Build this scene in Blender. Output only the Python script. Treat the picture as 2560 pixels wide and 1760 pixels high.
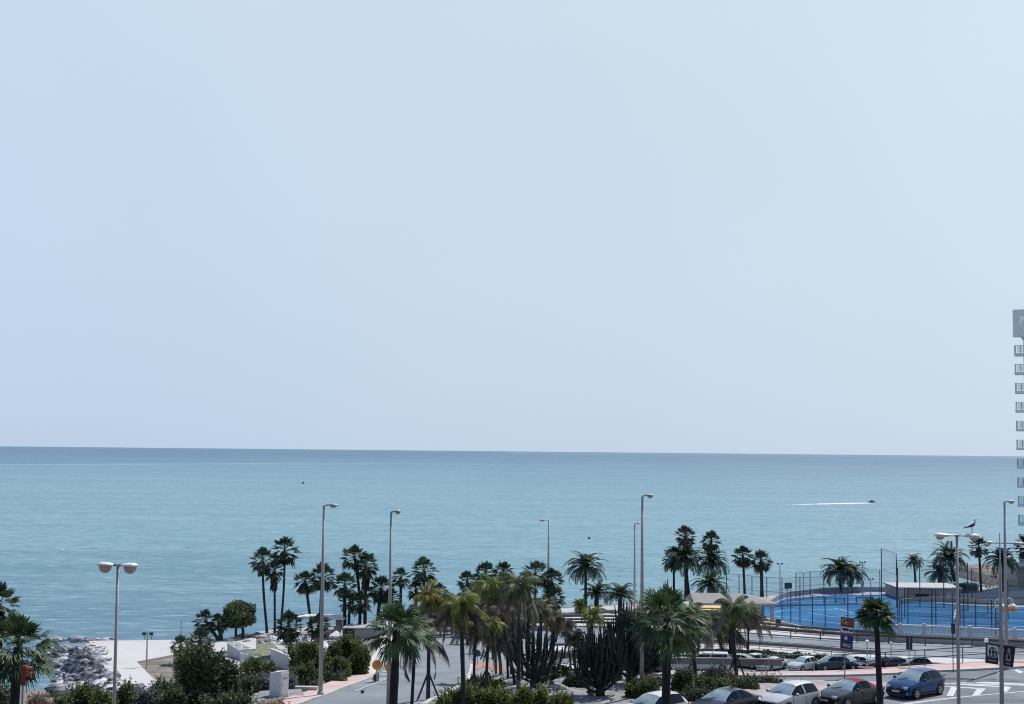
import bpy, math, random
import numpy as np
from mathutils import Vector, Matrix, Quaternion

for o in list(bpy.data.objects):
    bpy.data.objects.remove(o)
SC = bpy.context.scene
COL = SC.collection
rad = math.radians
K = 1.12                       # site scale: eye height 16 m above the upper road
EYE = 14.3 * K
ZL = -6.0 * K                  # level of the sea front
ZSEA = -8.0 * K
FPX = 3600.0

# ------------------------------------------------------------------ camera
PITCH = math.atan(246.8 / FPX)
ROLL = rad(0.565)
Fv = Vector((0, math.cos(PITCH), math.sin(PITCH)))
R0 = Vector((1, 0, 0))
U0 = Vector((0, -math.sin(PITCH), math.cos(PITCH)))
Rv = R0 * math.cos(ROLL) + U0 * math.sin(ROLL)
Uv = U0 * math.cos(ROLL) - R0 * math.sin(ROLL)
cam = bpy.data.cameras.new('camera')
cam.sensor_width = 36
cam.lens = 36 * FPX / 2560
cam.clip_start = 0.5
cam.clip_end = 120000
co = bpy.data.objects.new('camera', cam)
COL.objects.link(co)
M3 = Matrix((Rv, Uv, -Fv)).transposed()
co.matrix_world = Matrix.Translation((0, 0, EYE)) @ M3.to_4x4()
SC.camera = co

# ------------------------------------------------------------------ world and sun
SUN_AZ = math.atan2(0.62, 0.78)      # clockwise from +Y (out over the sea)
SUN_EL = rad(57)
w = bpy.data.worlds.new('World')
SC.world = w
w.use_nodes = True
nt = w.node_tree
bg = nt.nodes['Background']
sky = nt.nodes.new('ShaderNodeTexSky')
sky.sky_type = 'NISHITA'
sky.sun_disc = False
sky.sun_elevation = SUN_EL
sky.sun_rotation = SUN_AZ
sky.altitude = 10
sky.air_density = 1.0
sky.dust_density = 1.2
sky.ozone_density = 2.0
# a thin, even veil of sea haze takes the warmth and contrast out of the sky
tcs = nt.nodes.new('ShaderNodeTexCoord')
sep = nt.nodes.new('ShaderNodeSeparateXYZ')
nt.links.new(tcs.outputs['Generated'], sep.inputs[0])
rmp = nt.nodes.new('ShaderNodeValToRGB')
cr = rmp.color_ramp
cr.elements[0].position = 0.0
cr.elements[0].color = (5.75, 6.90, 8.40, 1)
cr.elements[1].position = 1.0
cr.elements[1].color = (0.7, 1.5, 4.2, 1)
e = cr.elements.new(0.30); e.color = (6.50, 7.60, 8.65, 1)
e = cr.elements.new(0.12); e.color = (6.25, 7.35, 8.60, 1)
e = cr.elements.new(0.55); e.color = (1.9, 3.2, 6.0, 1)
nt.links.new(sep.outputs['Z'], rmp.inputs[0])
# broad soft thin cloud
cn = nt.nodes.new('ShaderNodeTexNoise')
cn.inputs['Scale'].default_value = 2.2
cn.inputs['Detail'].default_value = 3
nt.links.new(tcs.outputs['Generated'], cn.inputs['Vector'])
mrn = nt.nodes.new('ShaderNodeMapRange')
mrn.inputs['From Min'].default_value = 0.3
mrn.inputs['From Max'].default_value = 0.7
mrn.inputs['To Min'].default_value = 0.965
mrn.inputs['To Max'].default_value = 1.03
nt.links.new(cn.outputs['Fac'], mrn.inputs['Value'])
# slightly deeper blue towards the left of the view, paler to the right
mrx = nt.nodes.new('ShaderNodeMapRange')
mrx.inputs['From Min'].default_value = -0.36
mrx.inputs['From Max'].default_value = 0.3
mrx.inputs['To Min'].default_value = 0.0
mrx.inputs['To Max'].default_value = 1.0
nt.links.new(sep.outputs['X'], mrx.inputs['Value'])
mtint = nt.nodes.new('ShaderNodeMix'); mtint.data_type = 'RGBA'
mtint.inputs[6].default_value = (0.90, 0.945, 1.0, 1)
mtint.inputs[7].default_value = (1.04, 1.03, 1.01, 1)
nt.links.new(mrx.outputs[0], mtint.inputs[0])
mm = nt.nodes.new('ShaderNodeMix'); mm.data_type = 'RGBA'; mm.blend_type = 'MULTIPLY'
mm.inputs[0].default_value = 1
nt.links.new(rmp.outputs[0], mm.inputs[6]); nt.links.new(mtint.outputs[2], mm.inputs[7])
mc = nt.nodes.new('ShaderNodeMix'); mc.data_type = 'RGBA'; mc.blend_type = 'MULTIPLY'
mc.inputs[0].default_value = 1
nt.links.new(mm.outputs[2], mc.inputs[6]); nt.links.new(mrn.outputs[0], mc.inputs[7])
mix = nt.nodes.new('ShaderNodeMix'); mix.data_type = 'RGBA'
mix.inputs[0].default_value = 0.94
nt.links.new(sky.outputs[0], mix.inputs[6]); nt.links.new(mc.outputs[2], mix.inputs[7])
nt.links.new(mix.outputs[2], bg.inputs[0])
bg.inputs[1].default_value = 0.10

sd_ = Vector((math.sin(SUN_AZ) * math.cos(SUN_EL), math.cos(SUN_AZ) * math.cos(SUN_EL), math.sin(SUN_EL)))
sl = bpy.data.lights.new('sun', 'SUN')
sl.energy = 4.9
sl.angle = rad(0.6)
sl.color = (1.0, 0.965, 0.92)
so = bpy.data.objects.new('sun', sl)
so.rotation_mode = 'QUATERNION'
so.rotation_quaternion = sd_.to_track_quat('Z', 'Y')
so.location = (0, 0, 80)
COL.objects.link(so)
SC.view_settings.view_transform = 'Standard'
SC.view_settings.look = 'None'
SC.view_settings.exposure = 0.0
SC.view_settings.gamma = 1.0
SC.cycles.max_bounces = 6
SC.cycles.transparent_max_bounces = 12
SC.cycles.use_denoising = False
SC.cycles.filter_width = 1.1
SC.cycles.sample_clamp_indirect = 4.0

# ------------------------------------------------------------------ pixel <-> place
C0 = Vector((0, 0, EYE))
def ray(px, py):
    return Fv * FPX + Rv * (px - 1280) + Uv * (880 - py)
def Pz(px, py, z=0.0):
    d = ray(px, py); t = (z - EYE) / d.z
    return C0 + d * t
def At(px, py, Y):
    d = ray(px, py)
    return C0 + d * (Y / d.y)

def ss(t):
    t = np.clip(t, 0, 1); return t * t * (3 - 2 * t)
COASTPX = [(305, 1745), (218, 1608), (225, 1601), (435, 1600), (560, 1597), (610, 1586), (700, 1576), (770, 1566),
           (870, 1566), (1000, 1552), (1150, 1536), (1300, 1524), (1500, 1512), (1700, 1500), (1850, 1493),
           (1950, 1484), (2060, 1475), (2280, 1462), (2480, 1462)]
coast = [(-460 * K, 118.5 * K), (-70 * K, 118.5 * K)]
pA = Pz(160, 1737, ZL)
coast.append((pA.x, pA.y))
for a in COASTPX:
    p = Pz(a[0], a[1], ZL); coast.append((p.x, p.y))
coast += [(84 * K, 232 * K), (84 * K, 280 * K), (500 * K, 300 * K), (500 * K, -200 * K), (-460 * K, -200 * K)]
CP = np.array(coast)
def sdist(x, y):
    """signed distance to the land polygon, positive inside"""
    x = np.asarray(x, float); y = np.asarray(y, float)
    d = np.full(x.shape, 1e9); ins = np.zeros(x.shape, bool)
    n = len(CP)
    for i in range(n):
        ax, ay = CP[i]; bx_, by_ = CP[(i + 1) % n]
        ex, ey = bx_ - ax, by_ - ay
        t = np.clip(((x - ax) * ex + (y - ay) * ey) / (ex * ex + ey * ey), 0, 1)
        d = np.minimum(d, np.hypot(x - ax - t * ex, y - ay - t * ey))
        c = ((ay > y) != (by_ > y))
        with np.errstate(divide='ignore', invalid='ignore'):
            xi = (bx_ - ax) * (y - ay) / ((by_ - ay) if by_ != ay else 1e-9) + ax
        ins ^= c & (x < xi)
    return np.where(ins, d, -d)
BX = [-20, 3.3, 11.1, 16.4, 22.5, 31.3, 37, 60, 200]
BY = [99, 98.5, 95.2, 95, 96.2, 100.3, 102.6, 112, 170]
def brow(x):
    return np.interp(np.asarray(x) / K, BX, BY) * K
def H(x, y):
    x = np.asarray(x, float); y = np.asarray(y, float)
    X, Y = x / K, y / K
    zR = np.interp(Y, [83, 90, 150, 160], [0, -.45, -5.4, -6])
    zLf = np.interp(Y, [86, 117], [0, -6])
    b = np.interp(X, BX, BY)
    zP = -6 * ss((Y - b) / 0.8)
    wr = ss((X + 3) / 5); wl = ss((-13.5 - X) / 5)
    z = zR * (1 - wr) + zP * wr
    z = z * (1 - wl) + zLf * wl
    s = sdist(x, y)
    z = np.where(s < 0, z + (-11.5 - z) * ss(-s / 5), z)
    return z * K
def hz(x, y):
    return float(H(np.array([x]), np.array([y]))[0])
def G(px, py):
    """where the line of sight meets the terrain"""
    d = ray(px, py)
    ts = np.linspace(60, 330, 1400) / d.y
    X = C0.x + d.x * ts; Y = C0.y + d.y * ts; Z = C0.z + d.z * ts
    g = Z - H(X, Y)
    i = np.argmax(g < 0)
    if not (g < 0).any(): i = len(ts) - 1
    lo, hi = ts[max(i - 1, 0)], ts[i]
    for _ in range(18):
        m = (lo + hi) / 2; p = C0 + d * m
        if p.z < hz(p.x, p.y): hi = m
        else: lo = m
    return C0 + d * hi

# ------------------------------------------------------------------ materials
MATS = {}
def mat(name, col, rough=0.8, col2=None, scale=2.0, bump=0.0, metal=0.0, spec=0.5, trans=0.0, detail=4.0, stretch=None,
        bscale=None, alpha=1.0, coat=0.0, contrast=(0.35, 0.65), objrand=0.0):
    if name in MATS: return MATS[name]
    m = bpy.data.materials.new(name); m.use_nodes = True
    n = m.node_tree; b = n.nodes['Principled BSDF']; out = n.nodes['Material Output']
    b.inputs['Base Color'].default_value = (*col, 1)
    b.inputs['Roughness'].default_value = rough
    b.inputs['Metallic'].default_value = metal
    b.inputs['Specular IOR Level'].default_value = spec
    b.inputs['Coat Weight'].default_value = coat
    b.inputs['Alpha'].default_value = alpha
    tc = n.nodes.new('ShaderNodeTexCoord')
    mp = n.nodes.new('ShaderNodeMapping')
    n.links.new(tc.outputs['Object'], mp.inputs[0])
    if stretch: mp.inputs['Scale'].default_value = stretch
    colsock = None
    if col2 is not None:
        t = n.nodes.new('ShaderNodeTexNoise'); t.inputs['Scale'].default_value = scale; t.inputs['Detail'].default_value = detail
        t.inputs['Roughness'].default_value = 0.6
        n.links.new(mp.outputs[0], t.inputs['Vector'])
        r = n.nodes.new('ShaderNodeMapRange'); r.inputs['From Min'].default_value = contrast[0]; r.inputs['From Max'].default_value = contrast[1]
        n.links.new(t.outputs['Fac'], r.inputs['Value'])
        mx = n.nodes.new('ShaderNodeMix'); mx.data_type = 'RGBA'
        mx.inputs[6].default_value = (*col, 1); mx.inputs[7].default_value = (*col2, 1)
        n.links.new(r.outputs[0], mx.inputs[0])
        colsock = mx.outputs[2]
    if objrand > 0:
        oi = n.nodes.new('ShaderNodeObjectInfo')
        r2 = n.nodes.new('ShaderNodeMapRange'); r2.inputs['To Min'].default_value = 1 - objrand; r2.inputs['To Max'].default_value = 1 + objrand
        n.links.new(oi.outputs['Random'], r2.inputs['Value'])
        m2 = n.nodes.new('ShaderNodeMix'); m2.data_type = 'RGBA'; m2.blend_type = 'MULTIPLY'; m2.inputs[0].default_value = 1
        if colsock: n.links.new(colsock, m2.inputs[6])
        else: m2.inputs[6].default_value = (*col, 1)
        n.links.new(r2.outputs[0], m2.inputs[7]); colsock = m2.outputs[2]
    if colsock: n.links.new(colsock, b.inputs['Base Color'])
    if bump > 0:
        t = n.nodes.new('ShaderNodeTexNoise'); t.inputs['Scale'].default_value = bscale or scale * 3; t.inputs['Detail'].default_value = 4
        n.links.new(mp.outputs[0], t.inputs['Vector'])
        bp = n.nodes.new('ShaderNodeBump'); bp.inputs['Strength'].default_value = bump; bp.inputs['Distance'].default_value = 0.1
        n.links.new(t.outputs['Fac'], bp.inputs['Height']); n.links.new(bp.outputs[0], b.inputs['Normal'])
    if trans > 0:
        tr = n.nodes.new('ShaderNodeBsdfTranslucent')
        if colsock: n.links.new(colsock, tr.inputs[0])
        else: tr.inputs[0].default_value = (*col, 1)
        ms = n.nodes.new('ShaderNodeMixShader'); ms.inputs[0].default_value = trans
        n.links.new(b.outputs[0], ms.inputs[1]); n.links.new(tr.outputs[0], ms.inputs[2]); n.links.new(ms.outputs[0], out.inputs[0])
    MATS[name] = m
    return m

M = dict(
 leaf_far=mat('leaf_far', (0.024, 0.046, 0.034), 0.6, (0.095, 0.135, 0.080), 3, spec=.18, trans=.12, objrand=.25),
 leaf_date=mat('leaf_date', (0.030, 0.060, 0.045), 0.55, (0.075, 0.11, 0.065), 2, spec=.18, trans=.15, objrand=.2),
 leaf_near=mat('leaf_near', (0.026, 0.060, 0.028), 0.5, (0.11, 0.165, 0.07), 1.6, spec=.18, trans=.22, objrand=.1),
 leaf_pale=mat('leaf_pale', (0.045, 0.075, 0.032), 0.5, (0.25, 0.28, 0.15), 2.2, spec=.18, trans=.2, objrand=.15),
 leaf_yellow=mat('leaf_yellow', (0.12, 0.14, 0.03), 0.5, (0.36, 0.29, 0.07), 1.5, spec=.18, trans=.3, objrand=.1),
 leaf_lime=mat('leaf_lime', (0.07, 0.11, 0.028), 0.5, (0.33, 0.35, 0.10), 1.8, spec=.18, trans=.3, objrand=.1),
 leaf_rust=mat('leaf_rust', (0.09, 0.085, 0.055), 0.6, (0.24, 0.17, 0.10), 1.5, spec=.18, trans=.2, objrand=.1),
 dead=mat('dead_leaf', (0.035, 0.035, 0.04), 0.9, (0.14, 0.12, 0.10), 2.5, trans=.1),
 deadpale=mat('dead_leaf_pale', (0.10, 0.09, 0.075), 0.9, (0.27, 0.24, 0.19), 3.5, trans=.1),
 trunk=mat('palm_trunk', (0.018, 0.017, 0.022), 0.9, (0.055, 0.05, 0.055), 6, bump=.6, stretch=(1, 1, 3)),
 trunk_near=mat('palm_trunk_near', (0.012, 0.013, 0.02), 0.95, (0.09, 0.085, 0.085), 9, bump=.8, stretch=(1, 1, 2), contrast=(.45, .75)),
 bush=mat('bush_leaf', (0.028, 0.055, 0.018), 0.6, (0.185, 0.225, 0.075), 1.1, spec=.2, trans=.18, objrand=.15),
 bushdark=mat('bush_dark', (0.024, 0.046, 0.026), 0.6, (0.13, 0.165, 0.08), 1.3, spec=.2, trans=.1, objrand=.15),
 hedge=mat('hedge_leaf', (0.045, 0.075, 0.020), 0.6, (0.22, 0.255, 0.075), 1.3, spec=.2, trans=.22),
 bushgrey=mat('bush_grey', (0.07, 0.095, 0.09), 0.7, (0.26, 0.31, 0.29), 2.2, spec=.2, trans=.1),
 bushlime=mat('bush_lime', (0.06, 0.10, 0.010), 0.6, (0.20, 0.23, 0.025), 2, spec=.2, trans=.25),
 bushdry=mat('bush_dry', (0.10, 0.085, 0.055), 0.8, (0.33, 0.26, 0.19), 2.5, spec=.2, trans=.1),
 cactus=mat('cactus', (0.010, 0.021, 0.021), 0.65, (0.042, 0.064, 0.052), 1.6, bump=.4, spec=.2),
 asphalt=mat('asphalt', (0.125, 0.150, 0.165), 0.9, (0.225, 0.25, 0.265), 0.22, bump=.2, bscale=40, detail=8, contrast=(.3, .7)),
 asphalt2=mat('asphalt_dark', (0.095, 0.115, 0.125), 0.9, (0.175, 0.195, 0.205), 0.28, bump=.2, bscale=40, detail=8),
 paint=mat('road_paint', (0.56, 0.57, 0.57), 0.7, (0.38, 0.40, 0.41), 3),
 kerb=mat('kerb', (0.37, 0.37, 0.35), 0.85, (0.46, 0.455, 0.43), 1.5, bump=.2),
 pink=mat('pink_paving', (0.43, 0.295, 0.27), 0.85, (0.55, 0.405, 0.375), 0.7, detail=8, bump=.15, bscale=20),
 palepave=mat('pale_paving', (0.42, 0.41, 0.40), 0.85, (0.50, 0.49, 0.47), 0.6, detail=8),
 plaza=mat('plaza_concrete', (0.43, 0.42, 0.40), 0.85, (0.485, 0.475, 0.455), 0.18, detail=9, bump=.1, bscale=8),
 gravel=mat('gravel', (0.13, 0.14, 0.14), 0.95, (0.30, 0.30, 0.29), 1.4, detail=12, bump=.5, bscale=9),
 earth=mat('earth', (0.11, 0.095, 0.08), 0.95, (0.25, 0.215, 0.175), 0.8, detail=12, bump=.8, bscale=5),
 red_earth=mat('red_paving', (0.24, 0.135, 0.105), 0.9, (0.34, 0.20, 0.16), 2),
 court=mat('court_blue', (0.009, 0.092, 0.235), 0.9, (0.028, 0.165, 0.345), 0.10, detail=9, contrast=(.35, .65), spec=.15),
 courtpale=mat('court_edge', (0.24, 0.28, 0.38), 0.85, (0.32, 0.35, 0.43), 0.3),
 white=mat('white_render', (0.52, 0.53, 0.54), 0.8, (0.44, 0.45, 0.46), 0.8, detail=8),
 whitepaint=mat('white_paint', (0.58, 0.60, 0.61), 0.5),
 wallgrey=mat('grey_wall', (0.29, 0.30, 0.305), 0.85, (0.36, 0.37, 0.37), 0.5, detail=8),
 tower=mat('tower_concrete', (0.70, 0.72, 0.74), 0.85, (0.74, 0.76, 0.78), 0.3),
 beige=mat('beige_render', (0.34, 0.31, 0.275), 0.85, (0.40, 0.37, 0.33), 0.5),
 tan=mat('tan_stone', (0.42, 0.33, 0.17), 0.9, (0.60, 0.49, 0.30), 0.7, stretch=(1, 1, 5), detail=6),
 sand=mat('sand', (0.34, 0.33, 0.31), 0.95, (0.43, 0.42, 0.39), 0.4, detail=8),
 pole=mat('galvanised', (0.33, 0.31, 0.30), 0.55, (0.44, 0.41, 0.40), 1.5, metal=.3, stretch=(6, 6, .6)),
 polegrey=mat('pole_grey', (0.25, 0.28, 0.29), 0.5, (0.34, 0.37, 0.38), 1.5, metal=.3),
 poledark=mat('dark_metal', (0.018, 0.030, 0.045), 0.6, (0.035, 0.048, 0.062), 2),
 railbrown=mat('brown_rail', (0.06, 0.05, 0.047), 0.6, (0.10, 0.085, 0.08), 2),
 guard=mat('guardrail', (0.30, 0.29, 0.28), 0.55, (0.38, 0.365, 0.35), 1, metal=.2),
 guardband=mat('guard_band', (0.11, 0.105, 0.105), 0.6, (0.16, 0.155, 0.15), 1),  # dark tone paints the shaded face of the guard rail into the colour
 lamp=mat('lamp_cover', (0.42, 0.41, 0.41), 0.5, (0.30, 0.29, 0.29), 6),
 lamptop=mat('lamp_top', (0.66, 0.65, 0.64), 0.5),
 globe=mat('globe', (0.80, 0.80, 0.80), 0.35),
 bowl=mat('lamp_bowl', (0.50, 0.42, 0.40), 0.3, (0.38, 0.32, 0.31), 3),
 orange=mat('orange_paint', (0.75, 0.33, 0.055), 0.5),
 redlight=mat('red_case', (0.19, 0.035, 0.025), 0.5),
 visor=mat('visor_orange', (0.42, 0.13, 0.07), 0.5),
 glass=mat('car_glass', (0.006, 0.010, 0.018), 0.10, spec=.18),
 glasslt=mat('windscreen', (0.17, 0.24, 0.25), 0.06, (0.33, 0.40, 0.40), 1.6, spec=.8, coat=.5),  # pale base colour stands in for sky and dashboard reflected in the glass
 tyre=mat('tyre', (0.012, 0.012, 0.014), 0.85),
 rim=mat('rim', (0.35, 0.36, 0.38), 0.3, metal=.8),
 black=mat('black_plastic', (0.012, 0.013, 0.018), 0.6),
 headl=mat('headlight_glass', (0.70, 0.74, 0.78), 0.1, spec=1, coat=1),
 taill=mat('tail_light', (0.45, 0.02, 0.02), 0.2, coat=.5),
 plate=mat('plate', (0.7, 0.7, 0.7), 0.5),
 signblue=mat('sign_blue', (0.012, 0.025, 0.16), 0.5),
 signbrown=mat('sign_brown', (0.09, 0.025, 0.025), 0.5, (0.16, 0.05, 0.045), 6),
 signdark=mat('sign_dark', (0.012, 0.012, 0.022), 0.5),
 signwhite=mat('sign_white', (0.62, 0.60, 0.70), 0.5),
 signyellow=mat('sign_yellow', (0.62, 0.47, 0.10), 0.5),
 signgrey=mat('sign_grey', (0.20, 0.20, 0.28), 0.6, (0.32, 0.32, 0.42), 5),
 signback=mat('sign_back', (0.20, 0.25, 0.29), 0.6),
 cloth=mat('cloth_white', (0.80, 0.79, 0.76), 0.8, trans=.15),
 cloth_beige=mat('cloth_beige', (0.20, 0.195, 0.18), 0.85, (0.25, 0.245, 0.23), 1),
 glassrail=mat('glass_panel', (0.55, 0.72, 0.70), 0.05, spec=.8, alpha=.35),
 net=mat('wire_net', (0.05, 0.08, 0.10), 0.8, alpha=.13, spec=.1),
 rockd=mat('rock', (0.07, 0.075, 0.09), 0.9, (0.64, 0.64, 0.63), 1.0, detail=6, bump=.5, objrand=.3, contrast=(.42, .62)),
 foam=mat('foam', (0.58, 0.66, 0.70), 0.8),
 wood=mat('stake', (0.04, 0.035, 0.035), 0.9),
)

# ------------------------------------------------------------------ mesh helpers
class MB:
    def __init__(s): s.v = []; s.f = []; s.sm = False
    def add(s, vs, fs):
        o = len(s.v); s.v += [tuple(p) for p in vs]; s.f += [tuple(i + o for i in f) for f in fs]; return s
    def box(s, c, size, R=None):
        hx, hy, hz_ = size[0] / 2, size[1] / 2, size[2] / 2
        vs = [Vector((x, y, z)) for z in (-hz_, hz_) for x, y in ((-hx, -hy), (hx, -hy), (hx, hy), (-hx, hy))]
        if R is not None: vs = [R @ p for p in vs]
        c = Vector(c)
        return s.add([p + c for p in vs], [(3, 2, 1, 0), (4, 5, 6, 7), (0, 1, 5, 4), (1, 2, 6, 5), (2, 3, 7, 6), (3, 0, 4, 7)])
    def bar(s, a, b, wd, ht=None):
        """square bar from a to b"""
        a = Vector(a); b = Vector(b); d = b - a; L = d.length
        if L < 1e-6: return s
        ht = ht or wd
        q = d.normalized(); up = Vector((0, 0, 1)) if abs(q.z) < .95 else Vector((0, 1, 0))
        x = q.cross(up).normalized(); y = x.cross(q)
        vs = []
        for p in (a, b):
            for i, j in ((-1, -1), (1, -1), (1, 1), (-1, 1)): vs.append(p + x * i * wd / 2 + y * j * ht / 2)
        return s.add(vs, [(0, 1, 2, 3), (7, 6, 5, 4), (0, 4, 5, 1), (1, 5, 6, 2), (2, 6, 7, 3), (3, 7, 4, 0)])
    def tube(s, pts, rs, n=8, cap=True):
        pts = [Vector(p) for p in pts]
        if not hasattr(rs, '__len__'): rs = [rs] * len(pts)
        vs = []; fs = []; ref = None
        for i, p in enumerate(pts):
            d = (pts[min(i + 1, len(pts) - 1)] - pts[max(i - 1, 0)]).normalized()
            if ref is None: ref = Vector((1, 0, 0)) if abs(d.x) < .9 else Vector((0, 1, 0))
            x = (ref - d * ref.dot(d)).normalized(); y = d.cross(x); ref = x
            for k in range(n):
                a = 2 * math.pi * k / n
                vs.append(p + (x * math.cos(a) + y * math.sin(a)) * rs[i])
        for i in range(len(pts) - 1):
            for k in range(n):
                k2 = (k + 1) % n
                fs.append((i * n + k, i * n + k2, (i + 1) * n + k2, (i + 1) * n + k))
        if cap:
            fs.append(tuple(range(n - 1, -1, -1))); m = (len(pts) - 1) * n; fs.append(tuple(range(m, m + n)))
        return s.add(vs, fs)
    def ball(s, c, r, nu=10, nv=6, sc=(1, 1, 1), v0=-90, v1=90, R=None):
        vs = []; fs = []
        for j in range(nv + 1):
            t = rad(v0 + (v1 - v0) * j / nv)
            for i in range(nu):
                a = 2 * math.pi * i / nu
                p = Vector((r * sc[0] * math.cos(t) * math.cos(a), r * sc[1] * math.cos(t) * math.sin(a), r * sc[2] * math.sin(t)))
                if R is not None: p = R @ p
                vs.append(p + Vector(c))
        for j in range(nv):
            for i in range(nu):
                i2 = (i + 1) % nu
                fs.append((j * nu + i, j * nu + i2, (j + 1) * nu + i2, (j + 1) * nu + i))
        return s.add(vs, fs)
    def prism(s, poly, z0, z1):
        n = len(poly)
        vs = [(p[0], p[1], z0) for p in poly] + [(p[0], p[1], z1) for p in poly]
        fs = [tuple(range(n - 1, -1, -1)), tuple(range(n, 2 * n))] + [(i, (i + 1) % n, n + (i + 1) % n, n + i) for i in range(n)]
        return s.add(vs, fs)
    def mesh(s, name, m, smooth=False):
        me = bpy.data.meshes.new(name); me.from_pydata(s.v, [], s.f); me.update()
        if m is not None: me.materials.append(m)
        if smooth: me.polygons.foreach_set('use_smooth', [True] * len(me.polygons))
        return me
    def build(s, name, m, parent=None, smooth=False, loc=None):
        me = s.mesh(name, m, smooth)
        return put(name, me, parent, loc)
def put(name, me, parent=None, loc=None, rz=0, sc=None):
    o = bpy.data.objects.new(name, me); COL.objects.link(o)
    if parent is not None: o.parent = parent
    if loc is not None: o.location = loc
    if rz: o.rotation_euler = (0, 0, rz)
    if sc is not None: o.scale = sc if hasattr(sc, '__len__') else (sc, sc, sc)
    return o
def tag(o, label=None, cat=None, group=None, kind=None):
    if label: o['label'] = label
    if cat: o['category'] = cat
    if group: o['group'] = group
    if kind: o['kind'] = kind
    return o
def thing(name, loc, label, cat, group=None, rz=0):
    o = bpy.data.objects.new(name, None); o.empty_display_size = .3; COL.objects.link(o)
    o.location = loc; o.rotation_euler = (0, 0, rz)
    return tag(o, label, cat, group)
def text_mesh(txt, size, m, depth=.01, name='lettering'):
    cu = bpy.data.curves.new('t', 'FONT'); cu.body = txt; cu.size = size; cu.extrude = depth
    cu.align_x = 'CENTER'; cu.align_y = 'CENTER'
    ob = bpy.data.objects.new('t', cu); COL.objects.link(ob)
    dg = bpy.context.evaluated_depsgraph_get(); dg.update()
    me = bpy.data.meshes.new_from_object(ob.evaluated_get(dg))
    bpy.data.objects.remove(ob); me.name = name; me.materials.clear(); me.materials.append(m)
    return me
def resample(pts, n):
    pts = [Vector(p) for p in pts]
    # Catmull-Rom through the points
    out = []
    m = len(pts) - 1
    for i in range(n + 1):
        u = i / n * m; k = min(int(u), m - 1); t = u - k
        p0 = pts[max(k - 1, 0)]; p1 = pts[k]; p2 = pts[k + 1]; p3 = pts[min(k + 2, m)]
        out.append(.5 * ((2 * p1) + (p2 - p0) * t + (2 * p0 - 5 * p1 + 4 * p2 - p3) * t * t + (3 * p1 - p0 - 3 * p2 + p3) * t ** 3))
    return out
def strip(name, A, B, m, off=0.03, n=60, mcols=8, thick=0.0, kind='structure', flat=None, linear=False):
    """a sheet between two lines of points laid on the terrain"""
    if linear:
        def rs(P):
            P = [Vector(p) for p in P]; out = []
            for i in range(n + 1):
                u = i / n * (len(P) - 1); k = min(int(u), len(P) - 2); out.append(P[k].lerp(P[k + 1], u - k))
            return out
        a = rs(A); b = rs(B)
    else:
        a = resample(A, n); b = resample(B, n)
    mb = MB(); vs = []
    for p, q in zip(a, b):
        for j in range(mcols + 1):
            r = p.lerp(q, j / mcols)
            z = (flat if flat is not None else hz(r.x, r.y)) + off
            vs.append((r.x, r.y, z))
    W = mcols + 1
    fs = [(i * W + j, i * W + j + 1, (i + 1) * W + j + 1, (i + 1) * W + j) for i in range(n) for j in range(mcols)]
    if thick > 0:
        ring = [j for j in range(W)] + [i * W + mcols for i in range(1, n + 1)] + [n * W + j for j in range(mcols - 1, -1, -1)] + [i * W for i in range(n - 1, 0, -1)]
        o = len(vs); vs += [(vs[i][0], vs[i][1], vs[i][2] - thick) for i in ring]
        L = len(ring)
        fs += [(ring[i], ring[(i + 1) % L], o + (i + 1) % L, o + i) for i in range(L)]
    mb.add(vs, fs)
    me = mb.mesh(name, m)
    # make the top face up
    if me.polygons and me.polygons[0].normal.z < 0: me.flip_normals()
    o = put(name, me)
    if kind: o['kind'] = kind
    return o
def kerbline(name, pts, m, wd=.22, ht=.13, n=80, off=0.0, flat=None, drop=.25, linear=False):
    """a raised kerb following a line on the terrain"""
    a = resample(pts, n) if not linear else [Vector(pts[0]).lerp(Vector(pts[-1]), i / n) for i in range(n + 1)]
    vs = []; fs = []
    for i, p in enumerate(a):
        d = (a[min(i + 1, n)] - a[max(i - 1, 0)]); d.z = 0; d.normalize(); s = Vector((-d.y, d.x, 0)) * wd / 2
        z = (flat if flat is not None else hz(p.x, p.y)) + off
        for q, zz in ((p - s, z - drop), (p - s * .9, z + ht), (p + s * .9, z + ht), (p + s, z - drop)): vs.append((q.x, q.y, zz))
    for i in range(n):
        for k in range(3): fs.append((i * 4 + k, i * 4 + k + 1, i * 4 + 5 + k, i * 4 + 4 + k))
    mb = MB().add(vs, fs); me = mb.mesh(name, m)
    if me.polygons[1].normal.z < 0: me.flip_normals()
    o = put(name, me); o['kind'] = 'structure'
    return o

# ------------------------------------------------------------------ terrain and sea
def axis(lo, hi, step, outer):
    a = list(np.arange(lo, hi + step / 2, step)); s = step
    x = lo; left = []
    while x > outer[0]: s *= 1.5; x -= s; left.append(x)
    s = step; x = hi; right = []
    while x < outer[1]: s *= 1.5; x += s; right.append(x)
    return np.array(left[::-1] + a + right)
gx = axis(-85, 105, 0.9, (-510, 540)); gy = axis(60, 275, 0.9, (-210, 330))
XX, YY = np.meshgrid(gx, gy, indexing='ij')
ZZ = H(XX, YY)
rngn = np.random.RandomState(5)
nx, ny = XX.shape
me = bpy.data.meshes.new('ground')
vs = np.stack([XX, YY, ZZ], -1).reshape(-1, 3)
idx = np.arange(nx * ny).reshape(nx, ny)
fs = np.stack([idx[:-1, :-1], idx[1:, :-1], idx[1:, 1:], idx[:-1, 1:]], -1).reshape(-1, 4)
me.from_pydata(vs.tolist(), [], fs.tolist()); me.update()
me.materials.append(M['earth'])
o = put('ground', me); o['kind'] = 'structure'

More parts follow.
